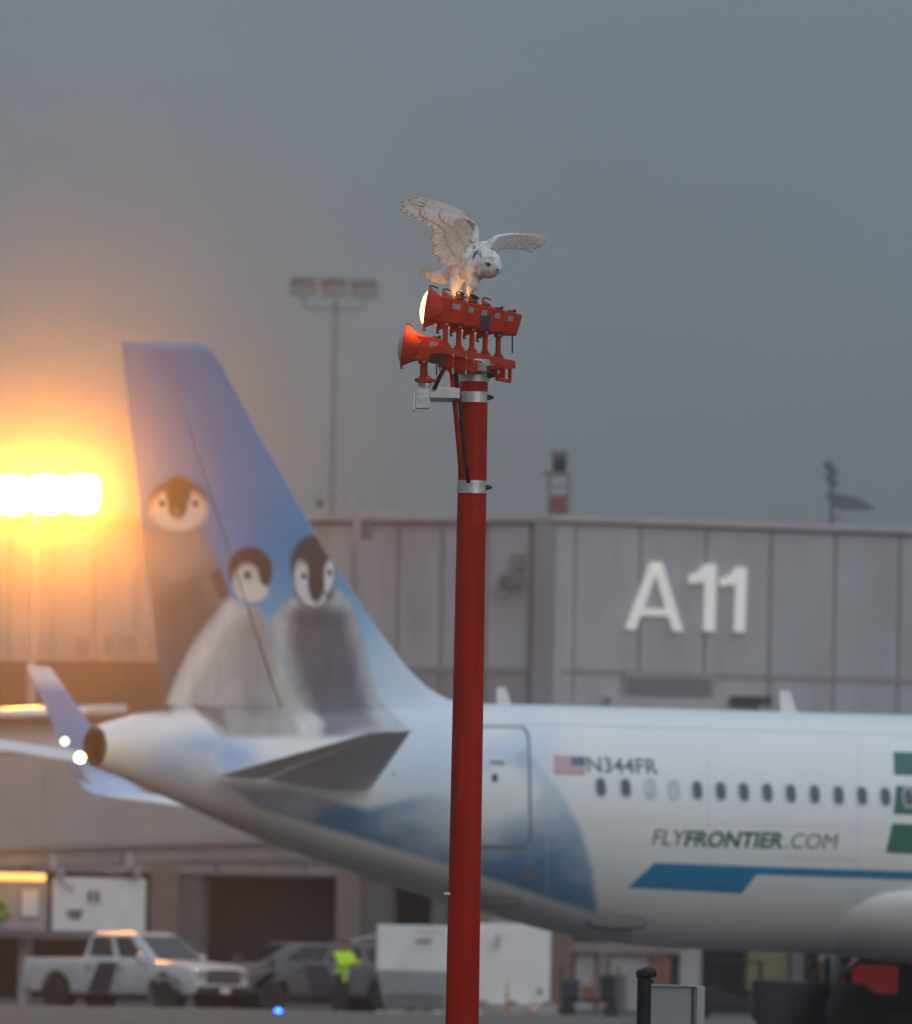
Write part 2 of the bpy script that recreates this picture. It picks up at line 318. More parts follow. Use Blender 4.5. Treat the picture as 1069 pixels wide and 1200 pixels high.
def penguins(x, y, C):
    dk, cap_, cream, grey, lite = L(48, 40, 42), L(58, 50, 50), L(205, 200, 188), L(112, 114, 124), L(214, 216, 218)
    fur = fbm(x * 1.6 + y * .3, y * .4, 9, 3)
    # left chick: body, then head
    b = inpoly(x, y, [(120, 640), (180, 618), (236, 618), (258, 665), (262, 720), (230, 770), (200, 835), (120, 835)], 8)
    C = lay(C, b, L(134, 126, 128)); C = C * (1 + (b * (fur - .5) * .3)[:, None]); C = lay(C, b * inpoly(x, y, [(178, 700), (236, 672), (258, 720), (228, 770), (198, 832), (186, 832)], 22) * .8, L(84, 80, 86))
    C = lay(C, b * ell(x, y, 205, 650, 34, 26, .5) * .5, L(178, 160, 150))
    C = lay(C, ell(x, y, 209, 593, 35, 32, .16), dk); C = lay(C, ell(x, y, 209.5, 598, 33, 25, .2), L(218, 208, 196))
    C = lay(C, ell(x, y, 209, 577, 15, 20, .2), dk); C = lay(C, ell(x, y, 208, 594, 11, 14, .25), dk)
    C = lay(C, ell(x, y, 207, 600, 4.5, 6, .4), L(120, 100, 90))
    for ex, ey in ((190, 590), (229, 590)): C = lay(C, ell(x, y, ex, ey, 4, 4.5, .3), L(60, 50, 48))
    # dark flipper / neck between the two left chicks
    C = lay(C, inpoly(x, y, [(246, 672), (258, 664), (268, 690), (270, 708), (256, 700)], 4), L(84, 74, 76))
    # right chick body
    b = inpoly(x, y, [(343, 700), (330, 712), (316, 728), (322, 750), (334, 778), (346, 820), (376, 868), (456, 862), (474, 852), (440, 818), (430, 776), (418, 722), (407, 700), (396, 690)], 5)
    C = lay(C, b, grey); C = lay(C, b * (1 - inpoly(x, y, [(350, 716), (338, 740), (352, 800), (380, 870), (440, 850), (424, 800), (406, 720)], 12)) * .6, lite)
    C = lay(C, b * ell(x, y, 382, 770, 34, 60, .6) * .5, L(88, 88, 98)); C = lay(C, b * ell(x, y, 370, 722, 32, 12, .6) * .7, L(74, 72, 80))
    C = C * (1 + (b * (fur - .5) * .5)[:, None])
    C = lay(C, ell(x, y, 367, 664, 26.5, 37, .1), cap_); C = lay(C, ell(x, y, 368, 690, 23, 23, .15) * (y > 668), cap_)
    C = lay(C, ell(x, y, 355.5, 682, 10, 24, .3, -.14), L(214, 216, 216)); C = lay(C, ell(x, y, 385, 676, 6, 19, .3, .12), L(220, 222, 222))
    C = lay(C, ell(x, y, 369, 701, 13, 10, .25), L(214, 214, 212)); C = lay(C, ell(x, y, 370.5, 680, 10, 26, .2), L(52, 44, 46))
    for ex, ey in ((356, 675), (386, 671)): C = lay(C, ell(x, y, ex, ey, 3, 4.5, .3), L(84, 74, 74))
    # middle chick body, then head
    b = inpoly(x, y, [(268, 700), (256, 716), (238, 738), (222, 762), (206, 796), (195, 824), (228, 832), (262, 866), (376, 868), (380, 846), (350, 824), (338, 796), (328, 770), (316, 735), (304, 712)], 4)
    C = lay(C, b, L(186, 186, 184)); C = lay(C, b * inpoly(x, y, [(268, 704), (222, 764), (196, 826), (216, 826), (250, 760), (290, 716)], 10) * .8, L(222, 220, 214))
    C = lay(C, b * ell(x, y, 300, 770, 24, 60, .6) * .6, L(136, 136, 138)); C = lay(C, b * ell(x, y, 330, 820, 10, 60, .6) * .5, L(208, 204, 194))
    C = lay(C, b * ell(x, y, 300, 848, 44, 24, .5) * .65, L(128, 124, 122)); C = lay(C, b * ell(x, y, 362, 848, 14, 20, .5) * .7, L(214, 214, 205))
    C = C * (1 + (b * (fur - .5) * .4)[:, None])
    C = lay(C, inpoly(x, y, [(226, 826), (262, 830), (266, 856), (250, 846), (236, 838)], 4) * .85, L(96, 90, 94))
    C = lay(C, ell(x, y, 293, 668, 26, 27, .1), cap_); C = lay(C, ell(x, y, 289.5, 683, 16.5, 22, .22), L(212, 208, 198)); C = lay(C, ell(x, y, 297, 693, 17, 12, .2), L(222, 218, 206))
    C = lay(C, ell(x, y, 290, 674, 4.5, 5, .3), L(88, 74, 70)); C = lay(C, ell(x, y, 311, 672, 7, 14, .3), cap_)
    return C
def paint_fin(x, y):
    v = np.clip((y - 400) / 420, 0, 1); top_, mid, low = np.array(L(72, 124, 170)), np.array(L(52, 138, 192)), np.array(L(160, 200, 226))
    C = np.where(v[:, None] < .6, top_ + (mid - top_) * (v / .6)[:, None], mid + (low - mid) * ((v - .6) / .4)[:, None])
    n = fbm(x, y, 70, 5); edge = 146 + (y - 402) * .107
    C = lay(C, sstep(40, 0, x - edge) * .2, L(120, 140, 170))
    C = lay(C, sstep(690, 790, y + (n - .5) * 60) * sstep(380, 440, x) * .75, L(214, 224, 232)); C = lay(C, sstep(640, 720, y) * sstep(395, 430, x) * sstep(470, 420, x) * .35 * n, L(90, 160, 205))
    return penguins(x, y, C)
def paint_body(x, y):
    C = np.tile(np.array(L(231, 230, 228)), (len(x), 1)); n = fbm(x, y * 1.4, 80, 11)
    # soft blue cloud patches of the livery
    b = ell(x, y, 245, 892, 60, 30, .6) * sstep(.25, .6, n); C = lay(C, b, L(150, 186, 222))
    b = ell(x, y, 490, 880, 60, 60, .7) * .55 + ell(x, y, 590, 900, 60, 60, .8) * .7 * sstep(.3, .6, n); C = lay(C, np.clip(b, 0, 1), L(172, 204, 230))
    p = inpoly(x, y, [(270, 922), (330, 925), (430, 948), (500, 930), (560, 905), (612, 880), (632, 896), (658, 930), (680, 972), (694, 1020), (699, 1070), (640, 1052), (540, 1019), (400, 976), (300, 946)], 5)
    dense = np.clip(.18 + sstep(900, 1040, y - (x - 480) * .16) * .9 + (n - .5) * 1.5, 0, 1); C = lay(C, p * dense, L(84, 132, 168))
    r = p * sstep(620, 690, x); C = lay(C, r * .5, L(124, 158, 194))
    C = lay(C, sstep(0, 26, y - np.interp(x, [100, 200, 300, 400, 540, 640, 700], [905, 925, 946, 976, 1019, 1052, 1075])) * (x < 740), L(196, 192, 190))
    m = (y < 872) & (x < 480); D = penguins(x, y, C.copy()); k = (m * sstep(872, 858, y))[:, None]
    return C * (1 - k) + D * k
def body_cols(loc_pts):                              # local points -> livery colours (both sides mirror)
    q = loc_pts.copy(); q[:, 1] = -np.abs(q[:, 1]); Wp = q @ np.array(PM.to_3x3()).T + np.array(T0); x, y = projn(Wp)
    C = paint_body(x, y); far = q[:, 0] > 18; C[far] = L(231, 230, 228); return C
V = np.stack([np.repeat(ss, NA), (hw[:, None] * np.sin(th)[None]).ravel(), (zc[:, None] + hh[:, None] * np.cos(th)[None]).ravel()], 1)
Wv = V @ np.array(PM.to_3x3()).T + np.array(T0)
ns = len(ss); ii, jj = np.meshgrid(np.arange(ns - 1), np.arange(NA), indexing='ij'); ii, jj = ii.ravel(), jj.ravel()
FC = np.stack([ii * NA + jj, ii * NA + (jj + 1) % NA, (ii + 1) * NA + (jj + 1) % NA, (ii + 1) * NA + jj], 1)[:, ::-1]
fus = MB(); fus.v = Wv.tolist(); fus.f = FC.tolist()
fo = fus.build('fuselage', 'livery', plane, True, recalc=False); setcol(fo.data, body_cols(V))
BVH = BVHTree.FromPolygons(fus.v, fus.f)
def onfus(px, py, off=.006):
    r = ray(px, py).normalized(); h = BVH.ray_cast(EYE, r)
    if h[0] is None: return None
    n = h[1]; n = n if n.dot(r) < 0 else -n; return h[0] + n * off
def decal(name, bm, m, parent, off, lim=5., colfn=None):
    """bm lies in photo pixels; its points are laid on the fuselage skin"""
    for _ in range(7):
        bmesh.ops.triangulate(bm, faces=bm.faces[:]); le = [e for e in bm.edges if e.calc_length() > lim]
        if not le: break
        bmesh.ops.subdivide_edges(bm, edges=le, cuts=1)
    bmesh.ops.triangulate(bm, faces=bm.faces[:]); uv = np.array([v.co[:2] for v in bm.verts]); kill = []
    for v in bm.verts:
        p = onfus(v.co.x, v.co.y, off)
        if p is None: kill.append(v)
        else: v.co = p
    keep = [i for i, v in enumerate(bm.verts) if v not in set(kill)]
    bmesh.ops.delete(bm, geom=kill, context='VERTS'); bmesh.ops.recalc_face_normals(bm, faces=bm.faces[:])
    me = bpy.data.meshes.new(name); bm.to_mesh(me); bm.free(); me.materials.append(MT[m]); me.polygons.foreach_set('use_smooth', [True] * len(me.polygons))
    if colfn: setcol(me, colfn(uv[keep, 0], uv[keep, 1]))
    return link(name, me, parent)
def polybm(polys, holes=()):
    bm = bmesh.new()
    for po in polys:
        vs = [bm.verts.new((x, y, 0)) for x, y in po]; bm.faces.new(vs)
    return bm
def ringbm(a, b):
    bm = bmesh.new(); A = [bm.verts.new((*p, 0)) for p in a]; B = [bm.verts.new((*p, 0)) for p in b]; n = len(a)
    for i in range(n): bm.faces.new((A[i], A[(i + 1) % n], B[(i + 1) % n], B[i]))
    return bm
def sup(cx, cy, rx, ry, n=24, e=3., lean=0.):
    o = []
    for k in range(n):
        a = 2 * pi * k / n; c, s_ = cos(a), sin(a); X = rx * math.copysign(abs(c) ** (2 / e), c); Y = ry * math.copysign(abs(s_) ** (2 / e), s_); o.append((cx + X + lean * Y, cy + Y))
    return o
def textbm(s, x0, x1, ybase, h, slope=.03, shear=0., bold=0., space=1.):
    """text fitted between x0 and x1 with cap height h (pixels)"""
    cu = bpy.data.curves.new('t', 'FONT'); cu.body = s; cu.size = 1; cu.offset = bold; cu.space_character = space; cu.resolution_u = 3
    ob = bpy.data.objects.new('t', cu); COL.objects.link(ob); dg = bpy.context.evaluated_depsgraph_get(); dg.update()
    me = bpy.data.meshes.new_from_object(ob.evaluated_get(dg)); bpy.data.objects.remove(ob); bm = bmesh.new(); bm.from_mesh(me); bpy.data.meshes.remove(me)
    xs = [v.co.x for v in bm.verts]; ys = [v.co.y for v in bm.verts]; a, b, y1 = min(xs), max(xs), max(ys); y0 = min(min(ys), 0)
    for v in bm.verts:
        u = (v.co.x - a) / (b - a); q = v.co.y / y1; x = x0 + u * (x1 - x0) + shear * q * h; v.co = (x, ybase - q * h + slope * (x - x0), 0)
    return bm
# door with dark gap round it
decal('door_seam', ringbm(sup(584, 922, 38.5, 71.5, 32, 9, .02), sup(584, 922, 35, 68.5, 32, 9, .02)), 'seam', plane, .006)
d = decal('rear_door', polybm([sup(584, 922, 34.4, 67.8, 36, 9, .02)]), 'livery', plane, .022, colfn=paint_body)
decal('door_window', polybm([sup(579, 912, 3.4, 5, 14)]), 'glass', d, .028); decal('door_handle', polybm([[(574, 892), (590, 893), (590, 897), (574, 896)]]), 'seam', d, .03)
decal('door_sill', polybm([[(548, 989), (612, 990), (616, 984), (619, 985), (615, 994.5), (548, 993.5)]]), 'seam', plane, .02)
# cabin windows
wx = [704, 733, 762, 790, 817, 844.5, 871.5, 899, 926.5, 954.5, 982.5, 1010, 1037.5, 1065, 1092.5, 1120, 1147, 1174, 1201]
for k, x in enumerate(wx):
    y = 922.5 + .0345 * (x - 704)
    wn = decal('cabin_window', polybm([sup(x, y, 5.6, 10.4, 20, 2.6, .08)]), 'seamlight' if k in (2, 3) else 'windowpane', plane, .006)
    decal('window_frame', ringbm(sup(x, y, 7.4, 12.4, 24, 2.6, .08), sup(x, y, 5.5, 10.2, 24, 2.6, .08)), 'seamlight', wn, .012)
# registration, flag, lettering, stripe
decal('registration_lettering', textbm('N344FR', 689, 772, 904.5, 17.5, .034, -.12, .012), 'ink', plane, .008, 3)
decal('web_lettering', textbm('FLY', 764, 801, 990, 18, .02, .22, .006), 'ink', plane, .008, 3)
decal('web_lettering', textbm('FRONTIER', 801.5, 917, 991.5, 18.5, .02, .22, .03), 'inkgreen', plane, .008, 3)
decal('web_lettering', textbm('.COM', 920, 979, 994, 18, .02, .22, 0.), 'ink', plane, .008, 3)
def flagcol(x, y):
    u, v = (x - 649) / 37, (y - 886 - .03 * (x - 649)) / 21; st = (np.floor(v * 13) % 2 == 0)
    C = np.where(st[:, None], np.array(L(176, 74, 84)), np.array(L(214, 210, 212))); c = (u > .55) & (v < .54); C[c] = L(62, 66, 110)
    star = c & (np.sin(x * 2.4) * np.sin(y * 2.4) > .75); C[star] = L(200, 200, 212); return C
bm = bmesh.new(); n1, n2 = 56, 40
G = [[bm.verts.new((649 + 37 * i / n1, 886 + 21 * j / n2 + .03 * 37 * i / n1, 0)) for i in range(n1 + 1)] for j in range(n2 + 1)]
for j in range(n2):
    for i in range(n1): bm.faces.new((G[j][i], G[j][i + 1], G[j + 1][i + 1], G[j + 1][i]))
decal('flag_marking', bm, 'livery', plane, .008, 50, flagcol)
decal('stripe_marking', polybm([[(736, 1040), (767, 1011), (887, 1015.5), (887, 1025), (869, 1047)], [(887, 1015.5), (1250, 1027), (1250, 1037), (887, 1025)]]), 'teal', plane, .006)
for po in ([(1047, 881), (1130, 884), (1130, 912), (1048, 908)], [(1050, 921), (1130, 924), (1130, 958), (1047, 954)], [(1046, 965), (1130, 969), (1130, 1004), (1038, 999)]):
    decal('title_lettering', polybm([po]), 'green', plane, .005)
decal('access_panel', ringbm(sup(588, 1057, 23, 6.5, 24, 2.4, .0), sup(588, 1057, 21, 5, 24, 2.4)), 'seam', plane, .006)
decal('outflow_valve', polybm([[(607, 1024), (618, 1017), (630, 1019), (628, 1030), (614, 1033)]]), 'seam', plane, .008)
decal('static_port', polybm([sup(461, 907, 1.6, 1.8, 10)]), 'seam', plane, .006)
decal('antenna_base', ringbm(sup(722, 1082, 35, 9, 24, 2.2, .2), sup(724, 1080, 33, 7.5, 24, 2.2, .2)), 'seam', plane, .01)
decal('placard_line', polybm([[(915, 1004), (1004, 1006.5), (1004, 1008.5), (915, 1006)]]), 'seamlight', plane, .006)
for y0, y1, xa, xb in ((846, 864, 560, 1160), (958, 975, 625, 1160)):
    decal('skin_seam', polybm([[(xa, y0), (xb, y1), (xb, y1 + .7), (xa, y0 + .7)]]), 'seamlight', plane, .004, 9)
decal('skin_seam', polybm([[(200, 829), (520, 823.6 + 1.2), (520, 826.4), (200, 830.4)]]), 'seam', plane, .004, 9)
for x in (640, 830, 1005):
    pts = [(x + 8 * ((k - 10) / 10) ** 2 * (1 if k > 10 else -.0), 836 + 26 * k) for k in range(11)]
    decal('skin_seam', polybm([[p for p in pts] + [(p[0] + .8, p[1]) for p in reversed(pts)]]), 'seamlight', plane, .004, 20)

# tail fin and rudder
def szrow(pts): q = [loc(*p, 0) for p in pts]; return np.array([[a.x, a.z] for a in q])
te = szrow([(142, 400), (192, 832), (196, 866)]); lep = [(229, 402), (240, 404), (247, 409), (258, 425), (300, 504), (380, 645), (440, 735), (478, 785), (500, 806), (522, 819), (560, 827), (585, 866)]
le = szrow(lep); yy = np.array([p[1] for p in lep], float)
def fin_rows(u0, u1, nr, nc, hinge):
    R = []
    for i in range(nr):
        v = i / (nr - 1); y = 400 + (866 - 400) * v; yl = 402 + (866 - 402) * v
        T_ = np.array([np.interp(y, [400, 832, 866], te[:, 0]), np.interp(y, [400, 832, 866], te[:, 1])]); E = np.array([np.interp(yl, yy, le[:, 0]), np.interp(yl, yy, le[:, 1])])
        tx = 142 + (y - 400) * .116; lx = np.interp(yl, yy, [p[0] for p in lep]); hx = 189 + (y - 408) * .304; uh = (hx - tx) / (lx - tx); a, b = (0, uh - .004) if hinge else (uh + .004, 1)
        R.append([(T_ + (E - T_) * (a + (b - a) * j / (nc - 1)), a + (b - a) * j / (nc - 1), np.linalg.norm(E - T_), v) for j in range(nc)])
    return R
def foil(c): return 5 * .105 * (.2969 * np.sqrt(c) - .126 * c - .3516 * c * c + .2843 * c ** 3 - .1036 * c ** 4)
def fin_part(name, hinge, nr, nc):
    R = fin_rows(0, 1, nr, nc, hinge); rows = []
    for row in R:
        rr = []; k = min(1, sqrt(max(0, row[0][3]) / .02)) if row[0][3] < .02 else 1
        for sgn in (-1, 1):
            seq = row if sgn < 0 else row[::-1]
            for (p, u, ch, v) in seq: rr.append((p[0], sgn * (foil(max(0, 1 - u)) * ch * k + .004), p[1]))
        rows.append(rr)
    A = np.array(rows).reshape(-1, 3); Wp = A @ np.array(PM.to_3x3()).T + np.array(T0); n = len(rows[0])
    mb = MB(); mb.loft([[tuple(p) for p in Wp[i * n:(i + 1) * n]] for i in range(nr)])
    o = mb.build(name, 'livery', plane, 40); B = A.copy(); B[:, 1] = -np.abs(B[:, 1]); x, y = projn(B @ np.array(PM.to_3x3()).T + np.array(T0)); setcol(o.data, paint_fin(x, y)); return o
fin_part('tail_fin', False, 230, 90); rud = fin_part('rudder', True, 230, 60)
FTE = [Vector((te[0][0], 0, te[0][1])), Vector((te[1][0], 0, te[1][1]))]

# aerofoil surfaces
def foilring(leP, teP, nrm, tc_, n=12):
    leP, teP, nrm = Vector(leP), Vector(teP), Vector(nrm); c = (teP - leP).length; up_, dn = [], []
    for k in range(n + 1):
        x = (1 - cos(pi * k / n)) / 2; h = foil(x) / .105 * tc_ * c; p = leP.lerp(teP, x); up_.append(p + nrm * (h + .003)); dn.append(p - nrm * (h * .75 + .003))
    return [tuple(p) for p in up_] + [tuple(p) for p in dn[::-1]]
def surface(name, secs, m, parent, sub=1):
    mb = MB(PM); rings = []
    for i in range(len(secs) - 1):
        for k in range(sub): t = k / sub; a, b = secs[i], secs[i + 1]; rings.append(foilring(Vector(a[0]).lerp(Vector(b[0]), t), Vector(a[1]).lerp(Vector(b[1]), t), Vector(a[2]).lerp(Vector(b[2]), t), a[3] + (b[3] - a[3]) * t))
    rings.append(foilring(*secs[-1])); mb.loft(rings); return mb.build(name, m, parent, 35)
tl, tt = loc(483, 855, -6.2), loc(438, 858, -6.2); rl, rt_ = loc(437, 922, -1.2), loc(256, 909, -.75)
for sg in (1, -1):
    f_ = lambda p: Vector((p.x, p.y * sg, p.z)); nz_ = Vector((0, .1 * -1 * (-sg) * 0 + (.12 if sg > 0 else -.12), 1)).normalized()
    a, b, c, e = f_(rl), f_(rt_), f_(tl), f_(tt); h1, h2 = a.lerp(b, .7), c.lerp(e, .68)
    surface('horizontal_stabilizer', [(a, h1, nz_, .11), (c, h2, nz_, .10)], 'white', plane, 4)
    surface('elevator', [(a.lerp(b, .71), b, nz_, .05), (c.lerp(e, .69), e, nz_, .05)], 'white', plane, 4)
print('STAB', rl, rt_, tl, tt)
# wings: right and left
for sg in (-1, 1):
    up_ = Vector((0, -.09 * sg, 1)).normalized(); q = lambda s_, y, z: Vector((s_, sg * y, z))
    secs = [(q(25.6, 1.2, -1.45), q(18.6, 1.2, -1.3), up_, .13), (q(22.9, 6.4, -.85), q(18.7, 6.4, -.75), up_, .12), (q(14.5, 16.6, .45), q(13.0, 16.6, .48), up_, .10)]
    wo = surface('wing', secs, 'white', plane, 6)
    mb = MB(PM); rings = []
    for k in range(13):                                    # sharklet: curved blend, then blade
        t = k / 12; a = min(1, t / .35) * radians(78); y = 16.6 + .75 * sin(min(1, t / .35) * pi / 2) + max(0, t - .35) * .5; z = .45 + .6 * (1 - cos(min(1, t / .35) * pi / 2)) + max(0, t - .35) * 2.75
        l_ = 14.5 - 2.0 * t ** 1.1; c_ = 1.5 - .95 * t; rings.append(foilring(q(l_, y, z), q(l_ - c_, y, z + .03), Vector((0, -sg * sin(a), cos(a))), .09))
    mb.loft(rings); so_ = mb.build('sharklet', 'livery', plane, 50); A = np.empty(len(so_.data.vertices) * 3); so_.data.vertices.foreach_get('co', A); A = A.reshape(-1, 3)
    Lz = (A - np.array(T0)) @ np.array(PM.to_3x3()); z = Lz[:, 2]; C = np.tile(np.array(L(112, 146, 190)), (len(z), 1)); z = z - .3; C = lay(C, sstep(.9, .4, z), L(176, 200, 228)); C = lay(C, sstep(2.15, 2.3, z), L(214, 214, 222)); C = lay(C, sstep(1.25, .9, z) * sstep(.3, .5, z) * (fbm(Lz[:, 0] * 30, z * 30, 9, 4) > .5), L(110, 104, 112)); setcol(so_.data, C)
    for y in (5.2, 8.2, 11.4):
        s0 = 18.6 if y < 6.4 else 18.7 - (y - 6.4) * .226; MB(PM).lathe([(0, .02), (.5, .16), (1.5, .22), (2.6, .16), (3.2, .02)], q(s0 - .9, y, -1.05 + (y - 5) * .085), (1, 0, .03), 14).build('flap_fairing', 'white', plane, True)
    nc_ = MB(PM).lathe([(0, .35), (.7, .62), (.72, .9), (2.2, 1.18), (3.6, 1.22), (4.5, 1.1), (4.75, .98), (4.5, .9)], q(21.4, 5.75, -2.15), (1, 0, .02), 32).build('engine_nacelle', 'white', plane, True)
    MB(PM).box(q(21.6, 5.6, -1.1), q(24.6, 5.9, -.75), .1).build('engine_pylon', 'white', nc_)
    gear = MB(PM).cyl(q(19.6, 3.8, -1.2), q(19.6, 3.8, -3.25), .12, .09).cyl(q(19.6, 2.3, -1.7), q(19.6, 3.75, -2.6), .06).build('main_gear', 'greyalu', plane, True)
    for dy in (-.47, .47):
        w_ = MB(PM).lathe([(-.2, .3), (-.2, .48), (-.12, .57), (.12, .57), (.2, .48), (.2, .3)], q(19.6, 3.8 + dy, -3.25), (0, 1, 0), 24).build('wheel', 'tread', gear, True); MB(PM).lathe([(-.19, .05), (-.18, .28), (.18, .28), (.19, .05)], q(19.6, 3.8 + dy, -3.25), (0, 1, 0), 16).build('rim', 'greyalu', gear)
ng = MB(PM).cyl((32.4, 0, -1.9), (32.4, 0, -3.3), .1).build('nose_gear', 'greyalu', plane)
for dy in (-.25, .25): MB(PM).lathe([(-.1, .15), (-.1, .33), (-.05, .38), (.05, .38), (.1, .33), (.1, .15)], (32.4, dy, -3.42), (0, 1, 0), 20).build('wheel', 'tread', ng, True)
# belly fairing
rings = []
for k in range(25):
    s_ = 15.0 + 12 * k / 24; e = sin(pi * min(1, k / 8) / 2) * (1 if k < 19 else cos((k - 19) / 5 * pi / 2)) ; W_, B_ = 1.55 + .62 * e, 2.02 + .30 * e
    rings.append([(s_, W_ * sin(a) * (1), -1.15 - (B_ - 1.15) * cos(a) if cos(a) > 0 else -1.15 - .35 * cos(a)) for a in np.linspace(0, 2 * pi, 40, endpoint=False)])
MB(PM).loft(rings).build('belly_fairing', 'white', plane, True)
# cockpit windows, antennas, APU exhaust, tail lights
for sg in (-1, 1):
    MB(PM).add([(36.3, sg * .12, .62), (36.3, sg * .75, .6), (35.75, sg * .9, 1.12), (35.8, sg * .12, 1.2)], [(0, 1, 2, 3)]).build('cockpit_window', 'glass', plane)
def antenna(px, py0, h_, ch):
    p = loc(px, py0, 0); MB(PM).loft([[(p.x + a * ch - .35 * f * h_ * 1.0, b * .03, p.z - .12 + f * (h_ + .12)) for a, b in ((.5, 0), (.1, 1), (-.5, 0), (.1, -1))] for f, ch in ((0, ch), (1, ch * .55))]).build('antenna', 'white', plane)
antenna(592, 824, .26, .36); antenna(926, 834, .36, .42)
ex = MB(PM).lathe([(.10, .335), (-.03, .31), (-.06, .27), (.05, .25), (.5, .22)], (0.02, 0, float(zc[0])), (1, 0, 0), 28); ex.build('exhaust_nozzle', 'exhaust', plane, 40)
MB().lathe([(0, .001), (.02, .07), (.06, .08), (.12, .001)], P(94, 888, 165.9), (0, -1, 0), 12).build('tail_light', 'tailwhite', plane, True)
lp = P(76, 869, 165.6); MB().lathe([(0, .001), (.02, .06), (.06, .07), (.1, .001)], lp, (0, -1, 0), 12).build('navigation_light', 'tailgreen', plane, True)
for q in ((0, 16.6), (9, 16.6)): print('WINGTIP', proj(PM @ Vector((16.6, 17.0, .3))), proj(PM @ Vector((15.3, 17.9, 2.5))), 'GEAR', proj(PM @ Vector((19.6, 3.8, -3.2))))
print('GEARZ', (PM @ Vector((19.6, 3.8, -3.82))).z)

# ------------------------------------------------------------------ concourse building
def frame(o, u):
    u = Vector(u).normalized(); m = Matrix((u, Vector((-u.y, u.x, 0)), Vector((0, 0, 1)))).transposed().to_4x4(); m.translation = o; return m
C0 = ground(640, 288)
aR, aL = radians(22), radians(25)
FR = frame(C0, (cos(aR), sin(aR), 0)); FL = frame(C0, (cos(aL), -sin(aL), 0))      # local x along wall (left wall: x negative), y inward, z up
def wall(Fm, px, py, off=0.):
    inv = Fm.inverted(); n = Fm.to_3x3() @ Vector((0, 1, 0)); q = inv @ hit(px, py, Fm.translation - n * off, n); return q.x, q.z
conc = thing('concourse_building', C0, 'long grey panelled terminal concourse behind the airliner', 'building')
def wb(name, m, Fm, px0, px1, py0, py1, o0, o1, parent=conc, bev=0.):
    a, _ = wall(Fm, px0, (py0 + py1) / 2, o1); b, _ = wall(Fm, px1, (py0 + py1) / 2, o1); pm = (px0 + px1) / 2
    _, z1 = wall(Fm, pm, py0, o1); _, z0 = wall(Fm, pm, py1, o1)
    return MB(Fm).box((a, -o1, max(0.0, z0)), (b, -o0, z1), bev).build(name, m, parent)
zT = wall(FR, 640, 610)[1]; zJ = wall(FR, 672, 786)[1]; zL = 3.6
MB(FR).box((0, .01, zL), (70, 14, zT - .05)).build('wall_core', 'joint', conc)
MB(FL).box((-60, .02, zL), (0, 14, zT - .04)).build('wall_core', 'joint', conc)
MB(FR).box((0, 4.5, 0), (70, 5, zL)).build('rear_wall', 'interior', conc); MB(FL).box((-60, 4.6, 0), (0, 5, zL)).build('rear_wall', 'interior', conc)
MB(FR).box((-.2, -.25, zT - .02), (70, 13, zT + .16), .02).build('parapet_cap', 'cap', conc); MB(FL).box((-60, -.24, zT - .03), (.1, 13, zT + .15), .02).build('parapet_cap', 'cap', conc)
uA = wall(FR, 672, 700)[0]; pit = (wall(FR, 1053, 700)[0] - uA) / 5
def panels(Fm, u0, du, n, z0, z1, m):
    me = None
    for k in range(n):
        if me is None:
            o = MB().box((.05 * (1 if du > 0 else -1), -.05, .05), (du - .05 * (1 if du > 0 else -1), .0, z1 - z0 - .05), .015).build('wall_panel', m); me = o.data
        else: o = link('wall_panel', me)
        mw = Fm @ Matrix.Translation((u0 + du * k, 0, z0)); o.matrix_world = mw; o.parent = conc; o.matrix_parent_inverse = INV[conc.name]
        if Fm is FR and k % 3 == 1: o.location.z += .004
panels(FR, uA, pit, 14, zJ, zT - .04, 'panel'); panels(FR, uA, pit, 14, zL, zJ - .04, 'panel')
uB = wall(FL, 622, 700)[0]; pl_ = wall(FL, 570, 700)[0] - uB
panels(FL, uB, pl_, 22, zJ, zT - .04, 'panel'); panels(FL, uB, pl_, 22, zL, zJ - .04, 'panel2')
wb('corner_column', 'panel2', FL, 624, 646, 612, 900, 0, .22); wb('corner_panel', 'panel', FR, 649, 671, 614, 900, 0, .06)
MB(FR).box((0.3, -.09, zJ - .07), (70, .0, zJ + .05)).build('ledge', 'joint', conc); MB(FL).box((-60, -.09, zJ - .08), (-.3, .0, zJ + .04)).build('ledge', 'joint', conc)
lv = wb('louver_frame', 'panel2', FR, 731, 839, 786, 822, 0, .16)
mb = MB(FR); a, z1 = wall(FR, 736, 791, .2); b, z0 = wall(FR, 834, 818, .2)
for k in range(7):
    z = z0 + (z1 - z0) * k / 7; mb.add([(a, -.17, z), (b, -.17, z), (b, -.23, z + .03), (a, -.23, z + .03), (a, -.17, z + .07), (b, -.17, z + .07)], [(0, 1, 2, 3), (3, 2, 5, 4)])
tag(mb.build('louver_blade', 'joint', lv), None, None, kind='stuff')
wb('soffit_box', 'cap', FR, 716, 890, 818, 838, 0, .5); wb('roof_bracket', 'dark', FR, 862, 905, 816, 826, .5, .9)
wb('brown_band', 'brown', FL, -120, 330, 775, 838, .05, .12)
for k, (x0, x1) in enumerate(((52, 62), (84, 108), (118, 136), (140, 163), (172, 185))):
    f_ = wb('window', 'cap', FL, x0, x1, 742, 771, .02, .12); wb('pane', 'panel2', FL, x0 + 3, x1 - 3, 746, 768, .121, .125, f_)
